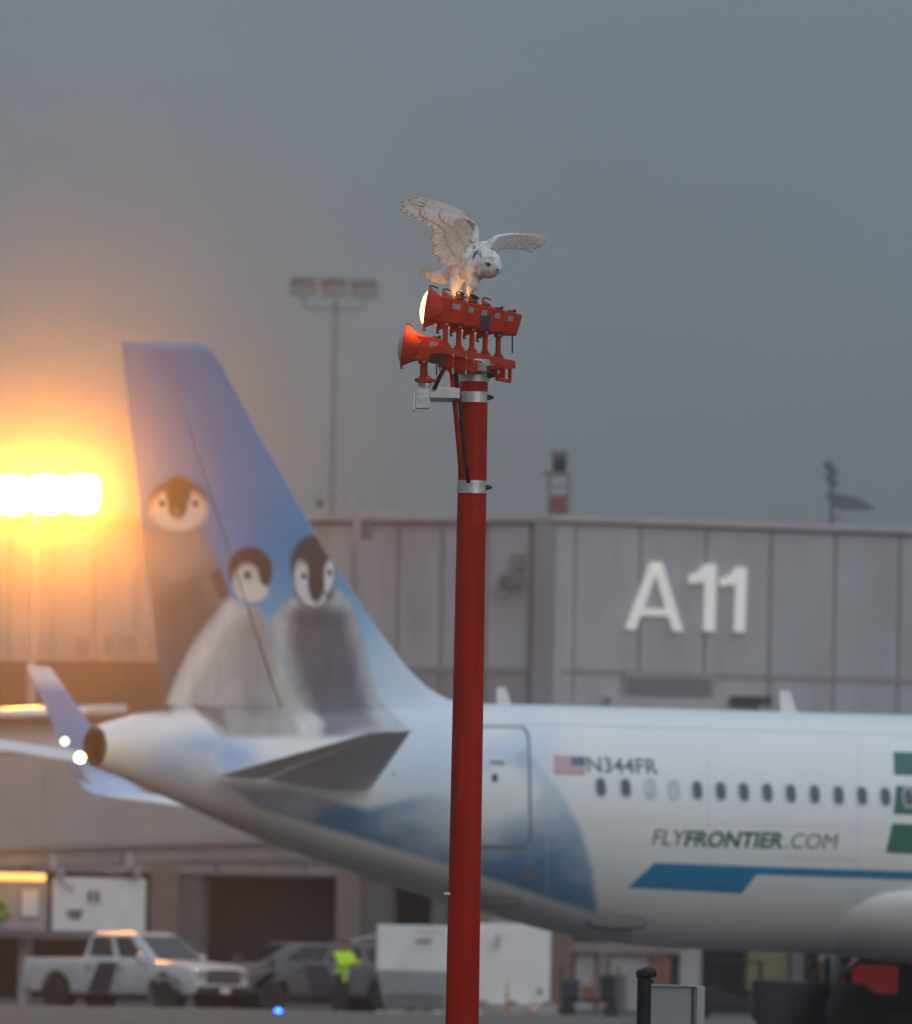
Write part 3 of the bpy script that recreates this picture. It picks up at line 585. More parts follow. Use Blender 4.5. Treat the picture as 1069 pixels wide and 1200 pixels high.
# ground floor, left of the corner
wb('soffit_beam', 'pillar', FL, -120, 470, 988, 1010, -.6, .1)
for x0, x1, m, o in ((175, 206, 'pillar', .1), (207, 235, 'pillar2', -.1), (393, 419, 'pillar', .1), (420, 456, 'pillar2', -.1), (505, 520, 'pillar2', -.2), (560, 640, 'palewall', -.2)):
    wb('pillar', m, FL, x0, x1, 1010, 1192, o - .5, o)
wb('dark_opening', 'interior', FL, 236, 392, 1010, 1192, -1.4, -1.2)  # near-black slab standing in for the shade of the open recess
# ground floor, right of the corner
for nm, m, x0, x1, y0, y1, o in (('pillar', 'brown', 640, 671, 1085, 1192, .0), ('wall_bay', 'palewall', 674, 700, 1110, 1192, -.3), ('pillar', 'tanwall', 701, 713, 1105, 1192, -.1), ('wall_bay', 'palewall', 715, 780, 1118, 1192, -.3),
        ('service_door', 'pillar2', 718, 734, 1142, 1192, -.2), ('wall_lintel', 'tanwall', 672, 800, 1105, 1117, .0), ('rust_panel', 'rust', 763, 786, 1122, 1158, -.15), ('pale_panel', 'bridge', 797, 822, 1112, 1160, -.2), ('yellow_panel', 'yellow', 876, 925, 1112, 1160, -.2),
        ('pillar', 'pillar2', 928, 942, 1100, 1192, .0), ('wall_bay', 'pillar2', 960, 1069, 1100, 1130, -.4)):
    wb(nm, m, FR, x0, x1, y0, y1, o - .3, o)

# gate sign
sg_o = wall(FR, 805, 738); sign = thing('gate_sign', FR @ Vector((sg_o[0], -.2, sg_o[1])), 'large white raised A11 characters on the grey terminal wall', 'sign')
def glyph(polys, name='letter'):
    mb = MB(FR)
    for po in polys:
        q = [wall(FR, x, y, .25) for x, y in po]; mb.prism([(a, -.25, z) for a, z in q], (0, .14, 0))
    o = mb.build(name, 'sign', sign); mb = MB(FR)
    for po in polys[:1]:
        cx, cy = sum(p[0] for p in po) / len(po), sum(p[1] for p in po) / len(po)
    a, z = wall(FR, cx, cy, .1); MB(FR).cyl((a, -.11, z), (a, 0, z), .03).build('standoff', 'dark', o)
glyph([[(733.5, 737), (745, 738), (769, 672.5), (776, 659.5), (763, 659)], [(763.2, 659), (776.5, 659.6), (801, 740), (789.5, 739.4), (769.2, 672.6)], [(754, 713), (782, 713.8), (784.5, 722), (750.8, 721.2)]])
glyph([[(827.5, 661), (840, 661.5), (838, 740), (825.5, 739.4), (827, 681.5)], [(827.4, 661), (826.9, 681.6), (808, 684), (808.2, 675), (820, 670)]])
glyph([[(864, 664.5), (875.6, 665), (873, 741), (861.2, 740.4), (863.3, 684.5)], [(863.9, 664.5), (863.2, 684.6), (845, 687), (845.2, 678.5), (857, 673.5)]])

# things on the concourse roof and walls
b0 = FR @ Vector((.5, 2, zT)); bc = thing('roof_beacon', P(654, 609, b0.y), 'dark framed beacon stack standing on the terminal roof corner', 'beacon')
D = b0.y; bx = lambda x0, x1, y0, y1, dp, nm, m: MB().box((P(x0, y1, D).x, D - dp, P((x0 + x1) / 2, y1, D).z), (P(x1, y1, D).x, D + dp, P((x0 + x1) / 2, y0, D).z), .01).build(nm, m, bc)
bx(646, 666, 528, 535, .22, 'cap', 'fixture'); bx(648, 664, 536, 552, .18, 'beacon_head', 'dark'); bx(636, 669, 553.5, 556.5, .4, 'platform', 'fixture'); bx(644, 664, 580, 608, .2, 'vent_box', 'rust')
for x in (643.5, 667): MB().cyl(P(x, 612, D - .3), P(x, 555, D - .3), .035).build('leg', 'fixture', bc); MB().cyl(P(x, 612, D + .3), P(x, 555, D + .3), .035).build('leg', 'fixture', bc)
for y in (570, 582): MB().cyl(P(643.5, y, D - .3), P(667, y, D - .3), .025).build('rail', 'fixture', bc)
D2 = 300; ws = thing('wind_sensor', P(976, 620, D2), 'thin roof mast with knobbly sensors and a wedge shaped panel', 'sensor')
MB().cyl(P(975.5, 640, D2), P(974, 540, D2), .06).build('mast', 'fixture', ws)
for x, y, r in ((971, 545, .14), (977, 553, .15), (972, 560, .13), (978, 566, .13)): MB().lathe([(-r, .01), (-r * .6, r * .8), (0, r), (r * .6, r * .8), (r, .01)], P(x, y, D2), (0, 0, 1), 12).build('sensor_pod', 'fixture', ws, True)
MB().prism([P(968, 580, D2), P(975, 577, D2), P(1010, 584, D2), P(1028, 597, D2), P(985, 597, D2), P(974, 590, D2)], (0, .5, 0)).build('wedge_panel', 'fixture', ws, bevel=.02)
MB().cyl(P(975, 607, D2), P(990, 607, D2), .03).build('bracket', 'fixture', ws)
D3 = 284; wc = thing('camera_arm', P(425, 640, D3), 'white curved pipe arm with grey boxes at the top of the warm terminal wall', 'camera arm')
MB().tube([P(372, 584, D3), P(374, 577, D3), P(384, 574.5, D3), P(400, 575, D3), P(407, 580, D3), P(412, 597, D3), P(416, 606, D3)], .035).tube([P(412, 600, D3), P(470, 600.5, D3)], .03).build('arm', 'cap', wc, True)
MB().box(P(414, 634, D3 - .15), P(422, 598, D3 + .1), .02).build('bracket', 'bridge', wc); MB().box(P(423, 632, D3), P(437, 608, D3 + .3), .03).build('junction_box', 'fixture', wc)
MB().lathe([(-.12, .02), (-.08, .1), (.08, .1), (.12, .02)], P(375, 590, D3), (0, 0, 1), 12).build('camera', 'fixture', wc, True)
wl = thing('wall_lamp', FL @ Vector((wall(FL, 598, 700)[0], 0, wall(FL, 598, 700)[1])), 'grey wall lamp on a bracket left of the A11 characters', 'wall lamp')
wb('back_plate', 'tanwall', FL, 600, 612, 648, 668, .05, .3, wl, .03); wb('lamp_head', 'pillar2', FL, 584, 606, 672, 690, .3, .75, wl, .08)
a, z = wall(FL, 606, 668, .3); a2, z2 = wall(FL, 600, 674, .5); MB(FL).cyl((a, -.25, z), (a2, -.5, z2), .05).build('bracket', 'fixture', wl)
a, z = wall(FL, 589, 700, .5); MB(FL).tube([(a - .25, -.5, z + .25), (a - .2, -.5, z - .05), (a + .1, -.5, z - .1), (a + .3, -.5, z + .2)], .02).build('guard', 'fixture', wl)

# ------------------------------------------------------------------ jet bridge and what hangs below it
DB = 266.; sl_ = radians(2.6); o = P(-160, 1000, DB)
BM = Matrix((Vector((cos(sl_), 0, sin(sl_))), Vector((0, 1, 0)), Vector((-sin(sl_), 0, cos(sl_))))).transposed().to_4x4(); BM.translation = o
jb = thing('jet_bridge', Vector((P(110, 1000, DB).x, DB + 1.5, 0)), 'sloping grey passenger boarding bridge behind the airliner tail', 'jet bridge')
Lb, hs, hr = 14.2, 2.5, 3.42
mb = MB(BM); mb.prism([(0, 0, 0), (0, 0, hs), (0, .9, hr), (0, 2.3, hr), (0, 3.2, hs), (0, 3.2, 0)], (Lb, 0, 0)); mb.build('tunnel', 'bridge', jb)
k = 0
for i in range(9):
    x = .05 + i * 1.57; MB(BM).box((x, -.03, .12), (x + 1.55, -.001, hs - .05), .004).build('side_panel', 'bridge', jb)
    MB(BM).add([(x, .03, hs + .07), (x + 1.55, .03, hs + .07), (x + 1.55, .88, hr + .03), (x, .88, hr + .03), (x, .03, hs + .05), (x + 1.55, .03, hs + .05), (x + 1.55, .88, hr + .005), (x, .88, hr + .005)], [(0, 1, 2, 3), (4, 7, 6, 5), (0, 4, 5, 1), (1, 5, 6, 2), (2, 6, 7, 3), (3, 7, 4, 0)]).build('roof_panel', 'bridgeroof', jb)
MB(BM).box((0, .1, hr + .004), (Lb, 3.1, hr + .05)).build('roof_deck', 'bridgeroof', jb)
MB(BM).cyl((.2, .82, hr + .12), (6.9, .82, hr + .14), .15, n=16).build('streak_pipe', 'glintpipe', jb, True); MB(BM).cyl((.2, .0, hs + .06), (4.9, .0, hs + .06), .08, n=16).build('streak_pipe', 'glintpipe', jb, True)  # glossy pipes added along the roof edge to catch the floodlight as streaks
MB(BM).box((0, .25, -.42), (Lb, .55, -.004)).build('girder', 'joint', jb); MB(BM).box((0, 2.6, -.42), (Lb, 2.9, -.004)).build('girder', 'joint', jb)
MB().cyl((P(27, 1100, DB + 1.2).x, DB + 1.2, 0), (P(27, 1100, DB + 1.2).x, DB + 1.2, P(27, 1000, DB).z), .11).build('support_post', 'panel', jb)
au = thing('air_unit', P(100, 1094, DB), 'white boxed air conditioning unit hanging under the boarding bridge', 'air unit')
MB().box(P(60, 1092, DB - .2), P(172.5, 1030.5, DB + 1.4), .05).build('casing', 'white', au); MB().box(P(-40, 1092, DB + .1), P(59, 1034, DB + 1.3), .04).build('side_casing', 'panel', au)
MB().box(P(-40, 1098, DB - .25), P(172, 1092.6, DB + 1.4)).build('base_rail', 'fixture', au)
MB().prism([P(78, 1066, DB - .23), P(98, 1066, DB - .23), P(94, 1077, DB - .23), P(82, 1077, DB - .23)], (0, .03, 0)).build('vent', 'pillar2', au)
MB().box(P(103, 1056, DB - .23), P(108, 1044, DB - .2)).build('warning_label', 'rust', au); MB().box(P(112, 1058, DB - .26), P(117, 1043, DB - .2)).build('latch', 'pillar', au)
nb = tag(MB().box(P(25, 1074, DB + .0), P(45, 1043, DB + .08), .01).build('notice_board', 'white'), 'small white board on the grey casing left of the air unit', 'board')
hose = tag(MB().tube([tuple(P(-4 + 11 * cos(a), 1064 - 10 * sin(a), DB + .02) + Vector((0, -.02 * a, 0))) for a in np.linspace(0, 6 * pi, 50)], .06).tube([P(4, 1058, DB - .3), P(10, 1072, DB - .3), P(-4, 1076, DB - .35)], .09).build('hose_coil', 'leaf', smooth=True), 'yellow green hose coil hanging at the left edge below the bridge', 'hose')
sp_ = tag(MB().box(P(-40, 1031, DB - .5), P(54, 1024, DB - .2), .05).build('strip_lamp', 'warm'), 'glowing orange strip lamp under the boarding bridge at the left edge', 'lamp')
for px in (62, 152):
    fl = thing('work_floodlight', P(px, 1000, DB - .3), 'white bracket floodlight under the bridge above the ' + ('left end of the air unit' if px < 100 else 'right end of the air unit'), 'floodlight', 'floodlights under the bridge')
    MB().prism([P(px - 5, 1016, DB - .3), P(px + 5, 1016, DB - .3), P(px + 3, 999, DB - .3), P(px - 3, 999, DB - .3)], (0, .2, 0)).build('hanger', 'cap', fl, bevel=.01)
    MB().box(P(px + 5, 1030, DB - .5), P(px + 13, 1018, DB - .1), .04).build('lamp_head', 'bridge', fl); MB().tube([P(px, 1016, DB - .3), P(px + 6, 1026, DB - .35), P(px + 14, 1036, DB - .35), P(px + 24, 1044, DB - .3)] if px < 100 else [P(px, 1014, DB - .3), P(px - 8, 1022, DB - .3), P(px - 30, 1024, DB - .3)], .035).build('arm', 'bridge', fl, True)

# ------------------------------------------------------------------ floodlight masts
def flood_mast(px, heads, d, w_, h_, lens, label, yb):
    fm = 'fixture' if lens == 'lamp' else 'hazedfixture'
    base = ground(px, d); base.y = d; base.x = P(px, heads[0][1], d).x
    m = thing('floodlight_mast', base, label, 'floodlight mast', 'apron floodlight masts'); zt_ = P(px, heads[0][1], d).z
    MB().cyl((base.x, base.y, 0), (base.x, base.y, zt_ - .5), .16, .10, 12).build('mast', 'bridge' if lens == 'lamp' else fm, m, 40)
    x0, x1 = P(heads[0][0], yb, d), P(heads[-1][0], yb, d)
    MB().tube([(x0.x, d, zt_ - .1), (x0.x, d, zt_ - h_ * .9), (x0.x + .2, d, x0.z), (x1.x - .2, d, x0.z), (x1.x, d, zt_ - h_ * .9), (x1.x, d, zt_ - .1)], .045).build('bracket', fm, m, True)
    for x, y in heads:
        q = P(x, y, d); a, b = w_ / 2, h_ / 2
        hd = MB().loft([[(q.x - a, q.y, q.z - b), (q.x + a, q.y, q.z - b), (q.x + a, q.y, q.z + b), (q.x - a, q.y, q.z + b)], [(q.x - a * .6, q.y + .55, q.z - b * .7), (q.x + a * .5, q.y + .55, q.z - b * .7), (q.x + a * .5, q.y + .55, q.z + b * .5), (q.x - a * .6, q.y + .55, q.z + b * .5)]]).build('lamp_head', fm, m, bevel=.03)
        if lens == 'lamp': MB().prism([(q.x + dx_ - q.x + q.x, q.y - .06, q.z + dz_) for dx_, dz_ in [(p_[0], p_[1]) for p_ in sup(0, 0, a * .99, b * 1.12, 28, 3.2)]], (0, .05, 0)).build('lens', lens, hd)
        else: MB().lathe([(0, .001), (.02, a * .62), (.05, a * (.96 if lens == 'lamp' else .7))], (q.x, q.y - .06, q.z), (0, 1, 0), 20).build('lens', lens, hd)
        MB().box((q.x - a, q.y - .3, q.z + b), (q.x + a, q.y, q.z + b + .03)).build('visor', fm, hd)
    return m
flood_mast(41, [(14, 580), (55, 579), (96, 578.5)], 272, .925, .88, 'lamp', 'blazing orange floodlight cluster on a pale mast left of the tail', 606)
m2 = flood_mast(394, [(356, 337), (391, 338), (427, 340)], 430, 1.15, .72, 'lensoff', 'unlit grey floodlight cluster on a tall mast right of the tail tip', 360)

# ------------------------------------------------------------------ approach light tower
d0 = 76.7; SC = F / d0; BS = Vector((.1006, .33, 0)); tw0 = P(556, 428, 77.36)
tw = thing('approach_light_tower', Vector((tw0.x, tw0.y, 0)), 'slim red orange pole carrying a bar of lit approach lights', 'light pole')
ztop = P(556, 428, tw0.y).z
MB().cyl((tw0.x, tw0.y, 0), (tw0.x, tw0.y, ztop), .132, .105, 40).build('pole', 'polered', tw, 40)
MB().cyl((tw0.x, tw0.y, 0), (tw0.x, tw0.y, .06), .32, .3, 24).build('base_plate', 'steel', tw)
rz = lambda z: .132 - .027 * z / ztop
def pz(py): return P(556, py, tw0.y).z
for y0, y1 in ((432, 446.5), (458.5, 471), (563, 578)):
    z0, z1 = pz(y1), pz(y0); bd = MB().lathe([(0, rz(z0) + .001), (0, rz(z0) + .006), (z1 - z0, rz(z1) + .006), (z1 - z0, rz(z1) + .001)], (tw0.x, tw0.y, z0), (0, 0, 1), 40).build('steel_band', 'steel', tw, 40)
    MB().box((tw0.x + .10, tw0.y - .05, (z0 + z1) / 2 - .018), (tw0.x + .135, tw0.y + .01, (z0 + z1) / 2 + .018), .008).cyl((tw0.x + .13, tw0.y - .03, (z0 + z1) / 2), (tw0.x + .15, tw0.y - .03, (z0 + z1) / 2), .012).build('band_clamp', 'dark', bd)
def onpole(px, py, r): return P(px, py, tw0.y - r)
MB().tube([onpole(533, 424, .12), onpole(535, 440, .14), onpole(540, 480, .145), onpole(544, 520, .145), onpole(547, 548, .14), onpole(549, 566, .128)], .016).build('cable', 'black', tw, True)
MB().tube([onpole(529, 432, .10), onpole(531, 450, .13), onpole(535, 490, .14), onpole(541, 560, .138)], .02).build('conduit', 'polered', tw, True)
MB().box(onpole(520, 1049, .14), onpole(528, 1046, .12), .004).build('bolt', 'steel', tw)
AX = Vector((-cos(radians(8.2)), .055, sin(radians(8.2)))).normalized(); BK = -AX; SD = Vector((0, 0, 1)).cross(BK).normalized(); UQ = BK.cross(SD)
def lamp(Q, stem_len, stem_t=.155, parent=tw, lit=True):
    m = Matrix((BK, SD, UQ)).transposed().to_4x4(); m.translation = Q
    body = MB(m).prism([(.085, -.078, .094), (.19, -.078, .094), (.31, -.078, .082), (.29, -.078, -.078), (.20, -.078, -.092), (.085, -.078, -.092)], (0, .156, 0)).build('lamp_housing', 'red', parent, bevel=.008)
    MB(m).lathe([(-.004, .139), (-.006, .153), (.004, .157), (.012, .153), (.016, .147), (.045, .130), (.075, .113), (.105, .100), (.12, .096), (.12, .06)], (0, 0, 0), (1, 0, 0), 36).build('bell', 'red', body, 50)
    MB(m).lathe([(-.050, .001), (-.047, .04), (-.038, .08), (-.024, .112), (-.006, .134), (.002, .14)], (0, 0, 0), (1, 0, 0), 32).build('lens', ('lensoff', 'lens', 'lensdim', 'lensdim')[int(lit)], body, True)
    if lit in (1, 3):
        pl = bpy.data.lights.new('lamp_light', 'POINT'); pl.energy = 3.6 if lit == 1 else 3.4; pl.color = (1., .42, .08); pl.shadow_soft_size = 0.; po_ = bpy.data.objects.new('lamp_light', pl); COL.objects.link(po_); po_.location = m @ Vector((-.066, 0, 0) if lit > 1 else (-.05, -.10, -.09)); par(po_, parent)
    MB(m).box((.192, -.083, .015), (.254, -.0785, .058), .002).build('name_plate', 'boxgrey', body)
    mb = MB(m)
    mb.tube([(-.005, -.02, .15), (.0, -.02, .166), (.03, -.02, .165), (.06, -.02, .155)], .006).tube([(.0, -.02, -.15), (.004, -.02, -.172), (.02, -.02, -.165)], .008).box((.2, -.04, .094), (.26, .04, .103), .003).cyl((.25, 0, .1), (.25, 0, .115), .012)
    mb.build('latch', 'dark', body)
    st = m @ Vector((stem_t, 0, -.085)); e = st - Vector((0, 0, stem_len)); mb = MB().cyl(st, e, .0205, n=14).cyl(st + Vector((0, 0, .004)), st - Vector((0, 0, .03)), .034, n=12).cyl(e, e + Vector((0, 0, .014)), .045, n=6).cyl(e + Vector((0, 0, .014)), e + Vector((0, 0, .03)), .03, n=12)
    mb.build('stem', 'red', body, 40); MB().cyl(st + Vector((.01, -.036, -.012)), st + Vector((.01, -.05, -.012)), .013).build('pivot_bolt', 'steel', body); return e
Q1 = P(500.5, 360.5, d0); ends = [lamp(Q1 + BS * k, .185, lit=(1, 2, 3, 3, 2)[k]) for k in range(5)]
mw_ = Matrix((BK, SD, UQ)).transposed().to_4x4(); mw_.translation = Q1 + BS * 2; MB(mw_).box((.215, -.0815, -.083), (.285, -.0782, .03), .001).build('dark_wrap', 'navy', tw)
bd_ = BS.normalized(); pr = Vector((bd_.y, -bd_.x, 0)); bar0 = ends[0] - BS * .55 - Vector((0, 0, .034)); bar1 = ends[4] + BS * .95 - Vector((0, 0, .034))
BMt = Matrix((bd_, Vector((-bd_.y, bd_.x, 0)), Vector((0, 0, 1)))).transposed().to_4x4(); BMt.translation = bar0; Lr = (bar1 - bar0).length
MB(BMt).box((0, -.045, -.03), (Lr, .045, .03), .006).build('crossbar', 'red', tw)
mp = MB(BMt).box((Lr * .3, -.10, -.135), (Lr * .62, .10, -.034), .01).build('mount_saddle', 'red', tw)
MB(BMt).box((Lr * .36, -.17, -.12), (Lr * .56, -.102, -.06), .004).build('conduit_box', 'steel', mp)
for f_ in (.12, .3, .62, .8):
    c = MB(BMt).box((Lr * f_ - .02, -.06, -.12), (Lr * f_ + .02, .06, -.031), .006).build('clamp', 'red', tw)
    for s_ in (-1, 1): MB(BMt).cyl((Lr * f_, s_ * .05, -.15), (Lr * f_, s_ * .05, -.02), .008).build('clamp_bolt', 'steel', c)
mb = MB(BMt)
for z_ in (-.15, -.045): mb.box((Lr * .62, -.125, z_ - .012), (Lr * .80, -.10, z_ + .012))
for x_ in (.62, .71, .80): mb.box((Lr * x_ - .012, -.1245, -.138), (Lr * x_ + .012, -.1005, -.0575))
mb.box((Lr * .66, -.0995, -.09), (Lr * .70, -.03, -.05)).build('end_bracket', 'red', tw)
MB(BMt).box((-.02, -.03, -.10), (.10, .05, -.031)).build('end_socket', 'black', tw)
MB().cyl(P(600.5, 389, 78.2), P(600.5, 414, 78.2), .006).build('drop_rod', 'dark', tw)
MB().cyl((tw0.x, tw0.y, ztop - .02), (tw0.x, tw0.y, ztop + .05), .115, .115, 24).build('pole_cap', 'steel', tw)
MB().cyl(P(577, 431, 77.2), P(582, 440, 77.2), .022).box(P(573, 434, 77.3), P(586, 428, 77.1)).build('strap_bracket', 'polered', tw)
# lower lamp on its junction box and arm
e = lamp(P(474, 405, d0), .165, lit=False)
jx = MB().box(P(487, 479.5, d0 + .1), P(503.5, 455, d0 - .02), .006).build('junction_box', 'steel', tw); MB().box(P(483.5, 481, d0 - .03), P(486.8, 453.5, d0 + .12), .003).build('box_lid', 'greyalu', jx)
for y in (459, 467): MB().box(P(490, y + 3, d0 - .026), P(497, y, d0 - .021)).build('box_label', 'steel', jx)
MB().cyl(P(498, 454, d0 + .04), P(498, 443, d0 + .04), .04, n=12).cyl(P(498, 452, d0 + .04), P(498, 449.5, d0 + .04), .055, n=12).build('conduit_fitting', 'steel', tw)
MB().lathe([(0, .045), (.01, .075), (.03, .078), (.045, .05), (.06, .03)], P(498, 449, d0 + .04), (0, 0, 1), 8).build('stem_base', 'red', tw)
MB().cyl(P(498, 446, d0 + .04), P(498, 424, d0 + .04), .021, n=12).build('stem_extension', 'red', tw)
MB().box(P(504, 466, d0 + .02), P(539, 459.5, d0 + .62), .003).build('arm', 'greyalu', tw)
MB().tube([P(527, 424, d0 + .05), P(521, 432, d0), P(514, 444, d0 - .02), P(509, 456, d0)], .018).build('flex_cable', 'black', tw, True)
MB().cyl(P(512, 424, d0), P(511.5, 440, d0), .006).build('drop_rod', 'dark', tw)

# ------------------------------------------------------------------ snowy owl
dO = 77.75
def oc(x, y, dd=0.): return P(460 + x / 5.345, 220 + y / 5.345, dO + dd)
owl = thing('snowy_owl', oc(520, 690), 'white snowy owl perched on the lamps with both wings spread', 'owl')
K = 827.
def owlcol(A):
    C = np.tile(np.array(L(220, 219, 218)), (len(A), 1)); px, py, _ = projn(A) if False else (*projn(A), 0); x, y = (px - 460) * 5.345, (py - 220) * 5.345
    n = fbm(A[:, 0] * 300 + 50, A[:, 2] * 300, 6, 21)
    back = (y < 430) & (x < 560); C[n > .64] = L(196, 192, 188); C[back & (n > .62)] = L(150, 143, 138)                 # sparse dark bars on nape and shoulders
    brow = ell(x, y, 590, 438, 58, 7, .5, .05) * (n > .42); C = lay(C, brow * .5, L(130, 122, 118)); crown = (y < 425) & (x > 545); C[crown & (n > .70)] = L(176, 168, 162)
    C = lay(C, ell(x, y, 600, 482, 30, 18, .6) * .35, L(150, 146, 142)); C = lay(C, ell(x, y, 645, 520, 22, 26, .6) * .3, L(205, 190, 182)); return C
caps = [(oc(345, 540, .16), 55 / K, oc(430, 515, .06), 82 / K), (oc(430, 512, .06), 84 / K, oc(520, 498, -.04), 90 / K), (oc(520, 500, -.04), 88 / K, oc(560, 490, -.08), 84 / K),
        (oc(590, 472, -.10), 92 / K, oc(604, 482, -.12), 90 / K), (oc(625, 495, -.15), 66 / K, oc(642, 505, -.17), 44 / K), (oc(655, 500, -.17), 20 / K, oc(664, 520, -.18), 17 / K),
        (oc(525, 425, .0), 50 / K, oc(575, 420, -.05), 55 / K), (oc(505, 370, -.0), 30 / K, oc(480, 440, .0), 70 / K), (oc(560, 365, .08), 32 / K, oc(600, 372, .10), 26 / K), (oc(545, 400, .05), 40 / K, oc(565, 365, .08), 34 / K), (oc(505, 360, .0), 42 / K, oc(524, 262, .0), 20 / K), (oc(524, 262, .0), 20 / K, oc(508, 228, -.02), 16 / K), (oc(508, 228, -.02), 16 / K, oc(440, 176, -.06), 9 / K), (oc(600, 352, .10), 24 / K, oc(660, 305, .16), 15 / K), (oc(660, 305, .16), 15 / K, oc(760, 290, .27), 11 / K), (oc(760, 290, .27), 11 / K, oc(870, 299, .385), 8 / K),
        (oc(400, 590, .03), 52 / K, oc(395, 630, .03), 46 / K), (oc(395, 630, .03), 46 / K, oc(430, 668, .02), 32 / K), (oc(505, 560, -.06), 52 / K, oc(500, 610, -.08), 40 / K), (oc(500, 612, -.08), 36 / K, oc(485, 650, -.05), 30 / K), (oc(485, 650, -.05), 30 / K, oc(512, 680, -.03), 22 / K),
        (oc(330, 548, .16), 40 / K, oc(250, 535, .18), 14 / K)]
blob('body', caps, 'owl', owl, .0075, 4, owlcol)
for ex, ey, r, dd in ((600, 482, 10, -.222), (663, 487, 5, -.195)):
    p = oc(ex, ey, dd); MB().lathe([(-.02, .001), (-.008, r / K * .9), (0, r / K), (.012, r / K * .6)], p, (.2, 1, 0), 14).build('eye', 'black', owl, True)
    if ex < 650: MB().tube([oc(ex - 20, ey - 10, dd - .004), oc(ex, ey - 14, dd - .012), oc(ex + 20, ey + 2, dd - .006)], .004, 6).build('eyelid', 'fixture', owl, True)
MB().lathe([(0, .011), (.010, .010), (.022, .005), (.027, .001)], oc(658, 510, -.222), (.35, -.6, -.8), 10).build('beak', 'fixture', owl, True)
MB().tube([oc(536, 392, -.085), oc(522, 405, -.10), oc(512, 425, -.115), oc(506, 448, -.125), oc(508, 470, -.13)], [.004, .007, .008, .008, .004], 8).build('neck_line', 'dark', owl, True)  # thin dark line along the edge of the neck
def feather(b, tp, wd, parent, dark=True, k=12, seed=0, curve=.0):
    b, tp = Vector(b), Vector(tp); d = tp - b; ln = d.length; d.normalize(); vw = (b - EYE).normalized(); side = d.cross(vw).normalized(); nrm = side.cross(d)
    A = []; T_ = []
    for i in range(k + 1):
        t = i / k; ww = wd * (.45 + .55 * min(1, t * 3)) * sqrt(max(.0, 1 - max(0, (t - .80) / .2) ** 2.2)) + .0015; c = b + d * ln * t + nrm * (curve * ln * sin(t * pi))
        A.append([tuple(c + side * ww * f_ - nrm * (.002 * f_ * f_)) for f_ in (-1, -.5, 0, .5, 1)]); T_ += [t] * 5
    B_ = [[tuple(Vector(p) + nrm * .003) for p in r] for r in A]
    mb = MB().grid(A); o_ = len(mb.v); mb.grid(B_[::1]); n = k + 1
    rim = [i * 5 for i in range(n)] + [k * 5 + j for j in range(1, 5)] + [i * 5 + 4 for i in range(n - 2, -1, -1)]
    mb.f += [(rim[i], rim[i + 1], rim[i + 1] + o_, rim[i] + o_) for i in range(len(rim) - 1)]
    o = mb.build('flight_feather', 'owl', parent, True); T_ = np.array(T_ * 2); r = np.random.default_rng(seed); C = np.tile(np.array(L(206, 202, 198)), (len(T_), 1)) * (.9 + .12 * r.random()); F_ = np.tile([-1, -.5, 0, .5, 1], 2 * n)
    if dark:
        bar = ((np.abs((T_ * 9 + r.random()) % 2 - 1) < .22) & (T_ > .5) & (np.abs(F_) < .9)); C[bar] = L(190, 183, 177); C[(T_ > .95) & (np.abs(F_) < .6)] = L(110, 100, 94)
    setcol(o.data, C); return o
dz = lambda x: -.34 * max(0, (530 - x)) / 490
nb_ = [((440, 168), (134, 58)), ((432, 176), (64, 76)), ((428, 186), (42, 114)), ((428, 196), (44, 147)), ((434, 206), (92, 166)), ((444, 214), (150, 196)), ((456, 222), (198, 224)), ((468, 230), (238, 250))]
sb = [((478, 232), (240, 296)), ((492, 240), (240, 330)), ((502, 250), (244, 362)), ((508, 262), (252, 392)), ((512, 276), (268, 420)), ((514, 292), (286, 444)), ((514, 308), (308, 464)), ((512, 326), (334, 480)), ((508, 345), (368, 482)), ((503, 365), (410, 470))]
def wing(pairs, n, rows, dfn, wd, toward, seed):
    pr_ = np.array([[*b, *t_] for b, t_ in pairs], float); idx = np.linspace(0, len(pr_) - 1, n); k0 = 0
    for ri, (fr, f0, nn, wsc, lift) in enumerate(rows):
        idx = np.linspace(0, len(pr_) - 1, nn)
        for i, u in enumerate(idx):
            q_ = [np.interp(u, np.arange(len(pr_)), pr_[:, j]) for j in range(4)]; jit = 1 + .05 * random.uniform(-1, 1)
            b_ = np.array(q_[:2]); t_ = b_ + (np.array(q_[2:]) - b_) * fr * jit; b_ = b_ + (np.array(q_[2:]) - b_) * f0
            feather(oc(*b_, dfn(b_[0]) + toward * lift + .0006 * i), oc(*t_, dfn(t_[0]) + toward * (lift - .003) + .0011 * i), wd * wsc * (.72 if ri == 0 and u < 7 else 1) / K, owl, ri == 0 and u < len(pr_) * .8, seed=seed + 100 * ri + i, curve=.03)
wing(nb_ + sb, 30, [(1., .0, 26, 1., 0), (.66, -.02, 26, 1.1, .005), (.36, -.05, 24, 1.05, .009)], lambda x: dz(x) + .012, 25, -1, 0)
fz = lambda x: .06 + .42 * max(0, x - 560) / 400
fb = [((612, 372), (640, 404)), ((625, 358), (672, 392)), ((645, 345), (702, 384)), ((670, 335), (736, 380)), ((700, 325), (772, 382)), ((735, 318), (806, 386)), ((770, 312), (836, 391)), ((805, 308), (868, 402)), ((835, 306), (905, 384)), ((855, 306), (924, 370)), ((865, 306), (950, 350)), ((870, 304), (962, 322))]
wing(fb, 20, [(1., 0., 18, .8, 0), (.6, -.04, 16, .9, .010), (.34, -.10, 16, .95, .018)], lambda x: fz(x), 19, -1, 500)
